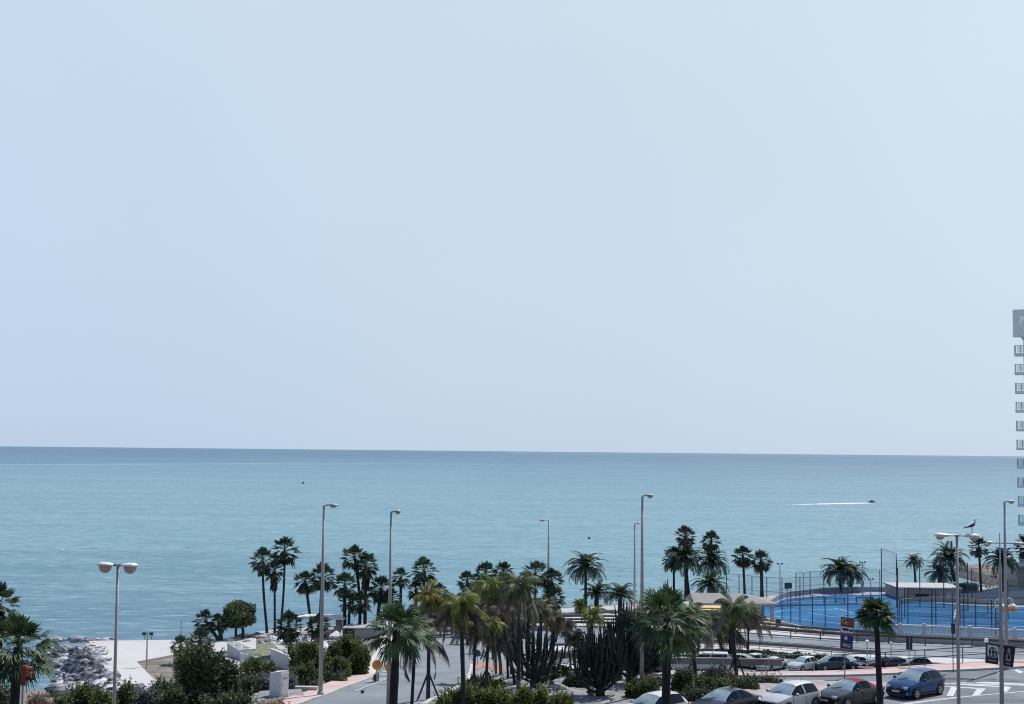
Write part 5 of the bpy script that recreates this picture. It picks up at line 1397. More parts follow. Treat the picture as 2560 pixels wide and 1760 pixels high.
for px_, py_, lb_ in [(940, 1706, 'squat dark litter bin at the start of the ramp handrail'), (906, 1737, 'small dark drain box on the left kerb')]:
    B = G(px_, py_); B.z = hz(B.x, B.y) + .17; o = MB().prism([(.2 * math.cos(a), .2 * math.sin(a)) for a in [i * .785 for i in range(8)]], -.1, .42 if px_ > 930 else .25).build('litter_bin' if px_ > 930 else 'drain_box', M['bushdark'], loc=B)
    if px_ < 930: o.scale = (.6, .6, .5)
    o.data.materials.clear(); o.data.materials.append(M['poledark']); tag(o, lb_, 'litter bin' if px_ > 930 else 'box')

# ------------------------------------------------------------------ court fences
def fence(label, pts, ht, step, rails=(1, .5, .02), m=M['poledark'], pw=.11, netting=True, z=ZL, group='tall wire fences round the courts'):
    P = [Pz(x, y, ZL) for x, y in pts]; B = Vector((P[0].x, P[0].y, z)); t = thing('court_fence', B, label, 'fence', group)
    seg = []
    for a, b in zip(P[:-1], P[1:]):
        n = max(1, round((b - a).length / step)); seg += [a.lerp(b, i / n) for i in range(n)]
    seg.append(P[-1]); seg = [Vector((p.x, p.y, z)) - B for p in seg]
    me = MB().box((0, 0, ht / 2), (pw, pw, ht)).mesh('post', m)
    for p in seg: put('post', me, t, p)
    for f in rails:
        r = MB()
        for a, b in zip(seg[:-1], seg[1:]): r.bar(a + Vector((0, 0, ht * f)), b + Vector((0, 0, ht * f)), pw * .42)
        r.build('rail', m, t)
    if netting:
        nb = MB()
        for a, b in zip(seg[:-1], seg[1:]): nb.add([a, b, b + Vector((0, 0, ht)), a + Vector((0, 0, ht))], [(0, 1, 2, 3)])
        nb.build('netting', M['net'], t)
PD = M['poledark']
fence('tall wire fence round the near side of the blue court', [(1955, 1552), (2000, 1566), (2063, 1581), (2120, 1582), (2250, 1583)], 4.4, 2.9, m=PD)
fence('wire fence behind the left court toward the sea, receding', [(1816, 1502), (1880, 1510), (1955, 1517), (2000, 1514), (2060, 1512), (2120, 1511)], 4.2, 3.2, m=PD)
fence('far wire fence between the left court and the beach', [(1990, 1500), (2060, 1494), (2130, 1491), (2200, 1490)], 4.2, 4.0, m=PD)
fence('high wire fence corner behind the tufted palm', [(2204, 1500), (2242, 1520), (2245, 1574)], 8.0, 20, m=PD, rails=(1, .6), pw=.12)
fence('high wire fence along the back of the right court', [(2242, 1520), (2300, 1519), (2360, 1522), (2420, 1528)], 7.0, 14, m=PD, rails=(1, .02), pw=.12)
fence('wire fence on the near side of the right court, left stretch', [(2255, 1584), (2330, 1587), (2400, 1590), (2480, 1592)], 4.6, 2.6, m=PD)
fence('wire fence across the right court with closely set posts', [(2270, 1566), (2340, 1570), (2410, 1574), (2500, 1578)], 5.0, 3.4, m=PD, rails=(1, .35, .7))
fence('wire cage of the padel court, darker rails', [(2395, 1545), (2500, 1550), (2500, 1580), (2395, 1574), (2395, 1545)], 3.6, 4.2, m=M['poledark'], rails=(1, .5, .25), pw=.10)
fence('high wire fence at the far right beside the picture edge', [(2520, 1553), (2600, 1560)], 5.6, 3.2, m=PD, rails=(1, .6, .1), pw=.12)
fence('wire fence on the near side of the right court, far right stretch', [(2490, 1594), (2600, 1599)], 3.6, 3.6, m=PD)
fence('wire fence between the right court and the beach', [(2430, 1506), (2500, 1506), (2600, 1508)], 5.2, 8, m=PD)
rail('railing', 'thin green-grey railing on the court bank beside the terrace', [Pz(x, y, ZL) for x, y in [(1903, 1556), (1960, 1570), (2040, 1586), (2100, 1590)]], 1.0, (1,), M['polegrey'], 4, ZL, .05, .05)
fence('second wire fence across the right court, nearer the beach building', [(2262, 1546), (2330, 1548), (2400, 1550)], 4.2, 3.0, m=PD, rails=(1, .5))
# nets, goals and backboard
def frame_goal(name, label, base, wpx, hpx, m, cat):
    B = Pz(base[0], base[1], ZL); B.z = ZL + .1; W = wpx * B.y / FPX; Hh = hpx * B.y / FPX; t = thing(name, B, label, cat)
    for s in (-1, 1): MB().bar((s * W / 2, 0, 0), (s * W / 2, 0, Hh), .12).build('post', m, t)
    MB().bar((-W / 2 - .06, 0, Hh + .06), (W / 2 + .06, 0, Hh + .06), .12).build('crossbar', m, t)
    MB().add([(-W / 2, .02, .02), (W / 2, .02, .02), (W / 2, .8, .02), (-W / 2, .8, .02), (-W / 2, .04, Hh), (W / 2, .04, Hh)], [(2, 3, 4, 5)]).build('netting', M['net'], t)
frame_goal('goal', 'dark framed goal behind the tufted palm crown on the left court', (2158, 1512), 34, 16, M['poledark'], 'goal')
frame_goal('goal', 'small goal frame at the far side of the left court', (2100, 1510), 22, 12, M['poledark'], 'goal')
B = Pz(1968, 1518, ZL); t = thing('basketball_hoop', B, 'dark rounded basketball backboard rising behind the court fence', 'basketball hoop')
zc = At(1969, 1463, B.y).z - ZL; w_ = 9.2 * B.y / FPX; h_ = 7.6 * B.y / FPX
bb = MB(); prof = [(-w_, -h_ * .7), (-w_ * .8, -h_), (w_ * .8, -h_), (w_, -h_ * .7), (w_, h_ * .7), (w_ * .8, h_), (-w_ * .8, h_), (-w_, h_ * .7)]
bb.add([(x, -.9, zc + z) for x, z in prof] + [(x, -.82, zc + z) for x, z in prof], [tuple(range(8)), tuple(range(15, 7, -1))] + [(i, 8 + i, 8 + (i + 1) % 8, (i + 1) % 8) for i in range(8)])
bb.build('backboard', M['poledark'], t)
MB().tube([(0, 0, 0), (0, 0, zc * .9), (0, -.8, zc)], [.07, .07, .06], 8).build('post', M['polegrey'], t)
hp = MB(); hp.tube([(.23 * math.cos(a), -1.2 + .23 * math.sin(a), zc - .3) for a in [i * .5236 for i in range(13)]], .02, 5); hp.build('ring', M['orange'], t)
# low pale walls round the courts
def wall(name, label, pts, ht, th, m, zb=ZL, cat='wall', cap=None, drop=.3, lin=False, n=40):
    P = [Pz(x, y, ZL) for x, y in pts]; a = resample(P, n) if (len(P) > 2 and not lin) else None
    if a is None:
        a = []
        for i in range(n + 1):
            u = i / n * (len(P) - 1); k = min(int(u), len(P) - 2); a.append(P[k].lerp(P[k + 1], u - k))
    B = Vector((a[0].x, a[0].y, zb)); vs = []; fs = []
    for i, p in enumerate(a):
        d = a[min(i + 1, n)] - a[max(i - 1, 0)]; d.z = 0; d.normalize(); s = Vector((-d.y, d.x, 0)) * th / 2; q = p - B; q.z = 0
        vs += [q - s + Vector((0, 0, -drop)), q - s + Vector((0, 0, ht)), q + s + Vector((0, 0, ht)), q + s + Vector((0, 0, -drop))]
    for i in range(n):
        for k in range(3): fs.append((i * 4 + k, i * 4 + k + 1, i * 4 + 5 + k, i * 4 + 4 + k))
    fs += [(3, 2, 1, 0), (n * 4, n * 4 + 1, n * 4 + 2, n * 4 + 3)]
    o = MB().add(vs, fs).build(name, m, loc=B)
    return tag(o, label, cat)
wall('low_wall', 'low pale wall curving behind the left court to the beach', [(1925, 1515), (1960, 1497), (2035, 1486), (2100, 1482), (2180, 1481), (2245, 1482)], .9, .3, M['courtpale'])
wall('low_wall', 'low grey-blue kerb wall across the left court', [(1905, 1520), (1960, 1516), (2060, 1515), (2160, 1512)], .35, .25, M['courtpale'])
wall('low_wall', 'white kerb wall along the near edge of the left court', [(1870, 1545), (1920, 1552), (1990, 1567), (2060, 1584), (2130, 1585)], .3, .3, M['white'])
wall('low_wall', 'white beach parapet above the left court', [(2098, 1482), (2150, 1479), (2205, 1478), (2245, 1478)], .8, .3, M['white'])
wall('low_wall', 'white beach parapet behind the right court', [(2400, 1500), (2470, 1497), (2560, 1493), (2640, 1490)], 1.0, .3, M['white'])
wall('low_wall', 'low pale wall between the right court and the beach hut', [(2250, 1512), (2300, 1506), (2380, 1506), (2440, 1511), (2640, 1513)], .8, .25, M['beige'])
# terrace steps of tan stone beneath the canopy
P0 = [(1700, 1566), (1800, 1568), (1900, 1570)]
B = Pz(1850, 1566, ZL); t = thing('terrace_steps', B, 'tan stone terrace steps beside the court under the canopy', 'steps')
for k in range(6):
    y0 = 1567 - k * 5.5; a = Pz(1690, y0 - 3, ZL); b = Pz(1934 - k * 9, y0 + 1, ZL); c = Pz(1934 - k * 9, y0 - 7, ZL); d = Pz(1690, y0 - 9, ZL)
    pr = MB().prism([(p.x - B.x, p.y - B.y) for p in (a, b, c, d)], 0 - .2, .22 + k * .16 + .003 * k); pr.build('step', M['tan'], t)
# the canopy
B = Pz(1930, 1558, ZL); t = thing('canopy', B, 'grey-beige roofed canopy on square posts between palms and court', 'canopy')
zr = At(1930, 1509, B.y).z - ZL
e = [At(1735, 1506, B.y) - B, At(1938, 1509, B.y) - B, At(1862, 1493, B.y + 7) - B, At(1740, 1488, B.y + 7) - B]
zt_ = e[1].z; L_ = e[0].x; R_ = e[1].x; dp = 8.0
rf = MB(); a = [(L_, 0, zt_), (R_, 0, zt_), (R_, dp, zt_), (L_, dp, zt_)]; top = [(L_, dp * .5, zt_ + .95), (R_ - 4.2, dp * .5, zt_ + .95)]
rf.add(a + top, [(0, 1, 5, 4), (1, 2, 5), (2, 3, 4, 5), (3, 0, 4)]); rf.build('roof', M['cloth_beige'], t)
for (p, q) in ((a[0], a[1]), (a[1], a[2]), (a[2], a[3]), (a[3], a[0])): MB().bar(Vector(p) - Vector((0, 0, .16)), Vector(q) - Vector((0, 0, .16)), .22, .30).build('beam', M['beige'], t)
for x_, y_ in ((R_ - .35, .3), (R_ - .35, dp - .3), (L_ + .5, .3), (L_ + .5, dp - .3), ((L_ + R_) / 2, dp - .3)):
    MB().box((x_, y_, zt_ / 2 - .1), (.42, .42, zt_ - .25)).build('post', M['beige'], t)
B = Pz(1946, 1566, ZL); o = MB().prism([(.34 * math.cos(i * .785 + .39), .34 * math.sin(i * .785 + .39)) for i in range(8)], -.1, 1.0).build('litter_bin', M['poledark'], loc=B)
tag(o, 'dark litter bin beside the canopy post at the court corner', 'litter bin')

# lattice balustrade wall in front of the right court
def lattice_wall(label, pxs, base_h, lat_h, npan):
    P = [Pz(x, y, ZL) for x, y in pxs]; B = P[0].copy(); B.z = ZL
    t = thing('lattice_wall', B, label, 'wall'); a = resample(P, npan) if len(P) > 2 else [P[0].lerp(P[1], i / npan) for i in range(npan + 1)]
    a = [p - B for p in a]; a = [Vector((p.x, p.y, 0)) for p in a]
    for i in range(npan):
        p, q = a[i], a[i + 1]; d = (q - p); L = d.length; u = d.normalized(); nrm = Vector((u.y, -u.x, 0))
        w1 = MB().bar(p + Vector((0, 0, base_h / 2 - .15)), q + Vector((0, 0, base_h / 2 - .15)), .28, base_h + .3); w1.build('base_wall', M['white'], t)
        MB().bar(p + Vector((0, 0, base_h + lat_h + .08)), q + Vector((0, 0, base_h + lat_h + .08)), .30, .16).build('coping', M['whitepaint'], t)
        lt = MB(); nx_ = max(3, int(L / .62)); c = L / nx_
        for j in range(nx_):
            x0 = p + u * (j * c); x1 = p + u * ((j + 1) * c); z0, z1 = base_h, base_h + lat_h; zm = (z0 + z1) / 2; xm = (x0 + x1) / 2
            for A_, B_ in ((x0 + Vector((0, 0, z0)), xm + Vector((0, 0, z1))), (xm + Vector((0, 0, z1)), x1 + Vector((0, 0, z0))), (x0 + Vector((0, 0, z1)), xm + Vector((0, 0, z0))), (xm + Vector((0, 0, z0)), x1 + Vector((0, 0, z1)))):
                lt.bar(A_, B_, .09)
            lt.bar(x0 + Vector((0, 0, z0)), x0 + Vector((0, 0, z1)), .08)
        lt.build('lattice', M['whitepaint'], t)
        MB().box(q + Vector((0, 0, (base_h + lat_h + .34) / 2)), (.36, .36, base_h + lat_h + .34)).build('pier', M['white'], t)
    return t
lattice_wall('long white wall with lattice panels in front of the right court', [(2133, 1598), (2225, 1603), (2311, 1606), (2485, 1614), (2620, 1622)], 1.05, .85, 6)
wall('low_wall', 'plain grey-white wall running below the lattice wall', [(2133, 1602), (2225, 1607), (2311, 1610), (2485, 1618), (2620, 1626)], .9, .3, M['wallgrey'])
# beach hut and beach details on the right
def block(name, label, px0, px1, yb, yt, dep, m, cat, extra=None):
    B = Pz((px0 + px1) / 2, yb, ZL); W = (px1 - px0) * B.y / FPX; h = At((px0 + px1) / 2, yt, B.y).z - ZL
    t = thing(name, B, label, cat); MB().box((0, dep / 2, h / 2 - .1), (W, dep, h + .2)).build('walls', m, t)
    MB().box((0, dep / 2, h + .11), (W + .5, dep + .5, .22)).build('roof', M['beige'] if m != M['beige'] else M['palepave'], t)
    if extra: extra(t, W, h)
    return t
def hut_extra(t, W, h):
    MB().box((-W * .12, -.006, h * .35), (W * .22, .05, h * .35)).build('window', M['glass'], t)
    MB().box((W * .30, -.006, h * .3), (W * .06, .06, h * .6)).build('door', M['whitepaint'], t)
    MB().box((W * .30 + 1.2, -.006, h * .3), (W * .05, .06, h * .6)).build('door', M['whitepaint'], t)
    MB().box((-W * .1, -.35, h * .66), (W * .5, .7, .12)).build('awning', M['cloth_beige'], t)
block('beach_building', 'long beige flat-roofed beach building behind the right court fence', 2247, 2402, 1500, 1472, 8, M['beige'], 'building', hut_extra)
block('beach_building', 'pale square building cut by the right edge above the beach', 2545, 2640, 1470, 1419, 10, M['beige'], 'building')
for i, (x, y, lbl) in enumerate([(2405, 1488, 'small dark beach stall left of the others behind the right court'), (2430, 1490, 'small dark beach stall in the middle behind the right court')]):
    B = Pz(x, y + 3, ZL); t = thing('beach_stall', B, lbl, 'stall')
    MB().box((0, 0, 1.0), (1.8, 1.2, 2.0)).build('counter', M['railbrown'], t); MB().prism([(-1.3, -.9), (1.3, -.9), (1.3, .9), (-1.3, .9)], 2.1, 2.22).build('roof', M['cloth_beige'], t)
    MB().bar((-.9, -.62, 1.5), (.9, -.62, 1.5), .06, .5).build('shutter', M['poledark'], t)

# beach bar and parasols, left
B = Pz(850, 1592, ZL); t = thing('beach_bar', B, 'open beach bar under a flat white canopy behind the palm cluster', 'beach bar')
x0 = (At(738, 1550, B.y) - B).x; x1 = (At(862, 1550, B.y) - B).x; zt_ = (At(830, 1546, B.y) - B).z
MB().box(((x0 + x1) / 2, 1.5, zt_), (x1 - x0, 4, .18)).build('canopy', M['whitepaint'], t)
for x_ in (x0 + .2, (x0 + x1) / 2, x1 - .2):
    for y_ in (-.3, 3.3): MB().bar((x_, y_, -.1), (x_, y_, zt_ - .1), .1).build('post', M['whitepaint'], t)
MB().box(((x0 + x1) / 2 + 1, 2.4, .5), (2.6, .7, 1.0)).build('counter', M['white'], t)
MB().box((x1 - .8, 3.0, 1.2), (1.3, .1, 1.5)).build('panel', M['wallgrey'], t)
B = Pz(905, 1602, ZL); t = thing('terrace_building', B, 'low pale terrace building between the parasol and the ramp', 'building')
MB().box((0, 1.5, .75), (4.2, 3, 1.3)).build('walls', M['wallgrey'], t); MB().box((0, 1.5, 1.48), (4.6, 3.4, .16)).build('roof', M['wallgrey'], t); MB().box((-1.5, -.02, .9), (1.1, .06, .9)).build('window', M['glass'], t)
def parasol(label, cx, ctop, cedge, base, halfpx, m, sides=4, rz=.6):
    B = Pz(cx, base, ZL); t = thing('parasol', B, label, 'parasol', 'white parasols by the beach bar'); zt = At(cx, ctop, B.y).z - ZL; ze = At(cx, cedge, B.y).z - ZL; r = halfpx * B.y / FPX
    vs = [(0, 0, zt)] + [(r * math.cos(rz + i * 2 * math.pi / sides), r * math.sin(rz + i * 2 * math.pi / sides), ze) for i in range(sides)]
    vs += [(v[0], v[1], v[2] - .18) for v in vs[1:]]
    fs = [(0, 1 + i, 1 + (i + 1) % sides) for i in range(sides)] + [(1 + i, 1 + sides + i, 1 + sides + (i + 1) % sides, 1 + (i + 1) % sides) for i in range(sides)]
    MB().add(vs, fs).build('cover', m, t); MB().tube([(0, 0, 0), (0, 0, zt - .03)], .04, 8).build('pole', M['pole'], t)
    MB().tube([(0, 0, -.02), (0, 0, .1)], .35, 12).build('base', M['wallgrey'], t)
parasol('wide white parasol right of the first lamp post, fully open', 839, 1576, 1588, 1640, 22, M['cloth'], 4, .785)
parasol('white parasol half hidden behind the first lamp post and bush', 810, 1602, 1617, 1655, 18, M['cloth'], 6)
parasol('small white parasol behind the bushy fan palm', 768, 1568, 1573, 1610, 9, M['cloth'], 6)
parasol('small white parasol beside the beach bar posts', 826, 1564, 1570, 1604, 8, M['cloth'], 6)
def lounger(label, cx, cyp, rz):
    B = Pz(cx, cyp, ZL); t = thing('sun_lounger', B, label, 'sun lounger', 'white loungers in the garden', rz)
    MB().box((0, 0, .32), (.65, 1.3, .08)).build('seat', M['whitepaint'], t); MB().bar((0, .62, .36), (0, 1.15, .72), .65, .06).build('backrest', M['whitepaint'], t)
    for x_, y_ in ((-.28, -.55), (.28, -.55), (-.28, .5), (.28, .5)): MB().bar((x_, y_, -.05), (x_, y_, .3), .05).build('leg', M['whitepaint'], t)
lounger('white sun lounger left of the bushy fan palm trunk', 712, 1612, .8); lounger('white sun lounger between the two bushy fan palms', 742, 1606, -.4); lounger('white sun lounger close to the first lamp post', 778, 1610, .3)

# curved white walls with the glass railing, left garden
def G6(x, y, z=ZL): return Pz(x, y, z)
B = G6(570, 1648); t = thing('stair_wall', B, 'pale grey-white angled wall with glass panels on top, left of the yellow bush', 'wall')
def vwall(px, name, m, th=.25, parent=t, B=B):
    """upright wall from the picture columns (x, ytop, ybase) standing on the sea front level"""
    pts = []
    for x, yt, yb in px:
        q = Pz(x, yb, ZL); u = At(x, yt, q.y); pts.append((q - B, u - B))
    vs = []; fs = []
    for lo, up in pts: vs += [lo - Vector((0, 0, .4)), up, up + Vector((0, th, 0)), lo + Vector((0, th, -.4))]
    n = len(pts)
    for i in range(n - 1):
        for k in range(3): fs.append((i * 4 + k, i * 4 + k + 1, i * 4 + 5 + k, i * 4 + 4 + k))
    fs += [(3, 2, 1, 0), (n * 4 - 4, n * 4 - 3, n * 4 - 2, n * 4 - 1)]
    return MB().add(vs, fs).build(name, m, parent)
vwall([(568, 1608, 1642), (600, 1627, 1651)], 'wall_face', M['white'])
vwall([(606, 1634, 1655), (648, 1644, 1668)], 'wall_face', M['white'])
gl = []
for a_, b_ in [((568, 1608, 1594), (584, 1618, 1598)), ((586, 1619, 1600), (603, 1629, 1609)), ((605, 1630, 1610), (622, 1637, 1618)), ((624, 1638, 1622), (643, 1643, 1634))]:
    vs = []
    Yw = Pz((a_[0] + b_[0]) / 2, 1645 + (a_[0] - 568) * .25, ZL).y
    for x, yl, yt in (a_, b_): vs += [At(x, yl, Yw) - B, At(x, yt, Yw) - B]
    MB().add([vs[0], vs[2], vs[3], vs[1]] + [v + Vector((0, .03, 0)) for v in (vs[0], vs[2], vs[3], vs[1])], [(0, 1, 2, 3), (7, 6, 5, 4), (0, 4, 5, 1), (1, 5, 6, 2), (2, 6, 7, 3), (3, 7, 4, 0)]).build('glass_panel', M['glassrail'], t)
for x, yt, yb in ((604, 1633, 1676), (645, 1642, 1660), (681, 1638, 1660)):
    q = Pz(x, yb, ZL) - B; u = At(x, yt, (q + B).y) - B; MB().bar(q - Vector((0, 0, .2)), u, .3 if x == 604 else .16).build('pillar', M['white'] if x == 604 else M['poledark'], t)
B2 = G6(700, 1668); t2 = thing('garden_wall', B2, 'pale curved garden wall with white top edge above the yellow bush', 'wall')
vwall([(677, 1624, 1664), (690, 1628, 1667), (704, 1634, 1670), (722, 1642, 1674), (728, 1652, 1677)], 'wall_face', M['white'], .25, t2, B2)
MBc = MB()
cc = [At(x, y, Pz(x, yb, ZL).y) - B2 + Vector((0, .12, .05)) for x, y, yb in [(677, 1624, 1664), (690, 1628, 1667), (704, 1634, 1670), (722, 1642, 1674), (728, 1652, 1677)]]
for p, q in zip(cc[:-1], cc[1:]): MBc.bar(p, q, .3, .1)
MBc.build('coping', M['whitepaint'], t2)
polysheet('lawn', [(640, 1612), (680, 1606), (700, 1624), (680, 1640), (640, 1642), (610, 1632)], ZL + .1, mat('lawn_green', (.07, .095, .04), .9, (.24, .23, .16), 1.2, detail=8), thick=.2)
polysheet('garden_path', [(568, 1640), (600, 1655), (650, 1672), (648, 1690), (540, 1676), (536, 1640)], ZL + .12, M['palepave'], thick=.2)
polysheet('bay_wall_top', [(-60, 1731), (162, 1731), (170, 1737), (-60, 1737)], ZL + .1, M['wallgrey'], thick=.5)
# white kiosk
B = Pz(697, 1741, 0); B.z = hz(B.x, B.y) + .1; t = thing('utility_kiosk', B, 'white electrical kiosk with sloping top beside the pink pavement', 'utility kiosk', rz=rad(-28)); t.scale = (1.13, 1.13, 1.0)
hk = At(697, 1675, B.y).z - B.z; wk = 1.02
MB().add([(-.40, -.36, -.3), (.40, -.36, -.3), (.40, .36, -.3), (-.40, .36, -.3), (-.40, -.36, hk - .16), (.40, -.36, hk), (.40, .36, hk), (-.40, .36, hk - .16)],
         [(3, 2, 1, 0), (4, 5, 6, 7), (0, 1, 5, 4), (1, 2, 6, 5), (2, 3, 7, 6), (3, 0, 4, 7)]).build('cabinet', mat('kiosk_white', (.70, .72, .72), .7, (.62, .64, .65), 3), t)
MB().box((.405, 0, hk * .5), (.012, .56, hk * .8)).build('door', M['whitepaint'], t)
MB().box((.417, -.2, hk * .5), (.02, .05, .14)).build('handle', M['polegrey'], t)
MB().box((0, 0, -.02), (.92, .84, .12)).build('plinth', M['kerb'], t)
for s in (-.1, .12): MB().box((.414, s, hk * .72), (.006, .18, .10)).build('louvre', M['signback'], t)
polysheet('kiosk_apron', [(640, 1728), (752, 1722), (760, 1738), (700, 1770), (600, 1772)], .06, M['gravel'], thick=.2)

# ------------------------------------------------------------------ tower at the right edge
Yt = 250
B = At(2537, 1139, Yt); B.z = ZL - .5
t = thing('apartment_tower', B, 'pale grey apartment tower with stacked glazed balconies at the right edge', 'building', rz=rad(-23))
pxm = Yt / FPX
zof = lambda py: At(2540, py, Yt).z - B.z
Wt = 22
MB().box((1.6 + Wt / 2, 9, zof(845) / 2), (Wt, 16, zof(845))).build('body', M['tower'], t)
# crown block with a tall opening
zt1, zt0 = zof(775), zof(843)
cb = MB(); cb.box((.55, 0, (zt0 + zt1) / 2), (1.1, 1.2, zt1 - zt0)); cb.box((13, 0, zt1 - .55), (24, 1.2, 1.1)); cb.box((13, 0, zt0 + .35), (24, 1.2, .7)); cb.box((4.2 + 10, 0, (zt0 + zt1) / 2), (20, 1.1, zt1 - zt0 - 1.0))
cb.box((1.5 + .0, .05, zt0 + 1.3), (.9, 1.0, 1.2)); cb.build('top_frame', M['tower'], t)
MB().box((13, 9, (zt0 + zt1) / 2), (24, 15, zt1 - zt0 - .4)).build('penthouse', M['tower'], t)
fl = [887 + 47 * i for i in range(12)]
for i, py in enumerate(fl):
    z = zof(py); x0 = .2 + .03 * i
    bl = MB(); bl.box((x0 + 6, 0, z), (12, 3.0, .45)); o = bl.build('balcony', M['tower'], t)
    gp = MB()
    for k in range(6): gp.box((x0 + .35 + .95 + k * 1.9, -1.4, z + .85), (1.75, .03, 1.05))
    gp.box((x0 + .08, -.2, z + .85), (.03, 2.2, 1.05)); gp.build('glass_panel', M['glassrail'], o)
    rp = MB()
    for k in range(8): rp.bar((x0 + .1 + k * .95 * (1 if k < 3 else 1), -1.4, z + .2), (x0 + .1 + k * .95, -1.4, z + 1.5), .09)
    rp.bar((x0 + .05, -1.4, z + 1.5), (x0 + 12, -1.4, z + 1.5), .08); rp.bar((x0 + .1, 1.0, z + .2), (x0 + .1, 1.0, z + 1.5), .09); rp.bar((x0 + .1, -1.4, z + 1.5), (x0 + .1, 1.0, z + 1.5), .08)
    rp.build('rail', mat('tower_rail', (.16, .20, .22), .6), o)
    MB().box((5, 1.01, z + 1.6), (2.0, .04, 2.2)).build('window', M['glass'], t)

# ------------------------------------------------------------------ boat, wake, buoys
B = Pz(2179, 1256, ZSEA); t = thing('motor_boat', B, 'tiny dark motor boat speeding right on the sea, pulling a white wake', 'boat', rz=rad(12)); t.scale = (.75, .75, .75)
st = [(-2.2, .85, .55), (-.8, .95, .6), (.8, .8, .7), (1.9, .4, .85), (2.5, .04, .95)]; vs = []; fs = []
for x, w_, z_ in st: vs += [(x, -w_, z_), (x, -w_ * .6, -.1), (x, w_ * .6, -.1), (x, w_, z_)]
for i in range(4):
    for k in range(3): fs.append((i * 4 + k, i * 4 + k + 1, i * 4 + 5 + k, i * 4 + 4 + k))
    fs.append((i * 4, i * 4 + 4, i * 4 + 7, i * 4 + 3))
fs.append((0, 3, 2, 1)); MB().add(vs, fs).build('hull', M['poledark'], t)
MB().box((0, 0, 1.05), (1.3, 1.1, .9)).build('cabin', M['poledark'], t); MB().box((-.2, 0, 1.75), (1.8, 1.3, .1)).build('roof', M['whitepaint'], t)
MB().box((-2.4, 0, .5), (.4, .4, .9)).build('outboard_motor', M['black'], t)
mbw = MB(); rngw = random.Random(3); pts = resample([Pz(2176, 1257.6, ZSEA), Pz(2115, 1258.6, ZSEA), Pz(2040, 1260.3, ZSEA), Pz(1960, 1262.6, ZSEA), Pz(1895, 1264.5, ZSEA)], 90)
for i in range(90):
    f = i / 90; p, q = pts[i], pts[i + 1]
    if f > .6 and rngw.random() < (f - .5) * 1.2: continue
    wd = (3.5 + 4 * math.sin(f * 5)) * (1 - f * .45) * rngw.uniform(.6, 1.2)
    o_ = rngw.uniform(-2, 2) * f
    mbw.add([(p.x, p.y - wd + o_, ZSEA + .02), (q.x, q.y - wd + o_, ZSEA + .02), (q.x, q.y + wd + o_, ZSEA + .02), (p.x, p.y + wd + o_, ZSEA + .02)], [(0, 3, 2, 1)])
o = mbw.build('wake_foam', M['foam']); tag(o, 'long white foam wake trailing left behind the motor boat', 'wake', kind='stuff')
me = o.data
if me.polygons[0].normal.z < 0: me.flip_normals()
for x, y, r, m, lbl in [(758, 1209, .9, M['poledark'], 'dark buoy far out on the sea, left of the first lamp'), (1473, 1347, .4, M['poledark'], 'dark buoy on the sea above the lone date palm'),
                        (154, 1377, .35, M['globe'], 'white buoy on the sea above the left lamp'), (2060, 1492, .25, M['globe'], 'small white buoy close to the beach behind the court')][:3]:
    B = Pz(x, y, ZSEA); t = thing('buoy', B, lbl, 'buoy'); MB().ball((0, 0, r * .4), r, 12, 8, (1, 1, .9)).build('float', m, t, smooth=True); MB().tube([(0, 0, r), (0, 0, r * 2)], [r * .2, r * .1], 6).build('mast', m, t)

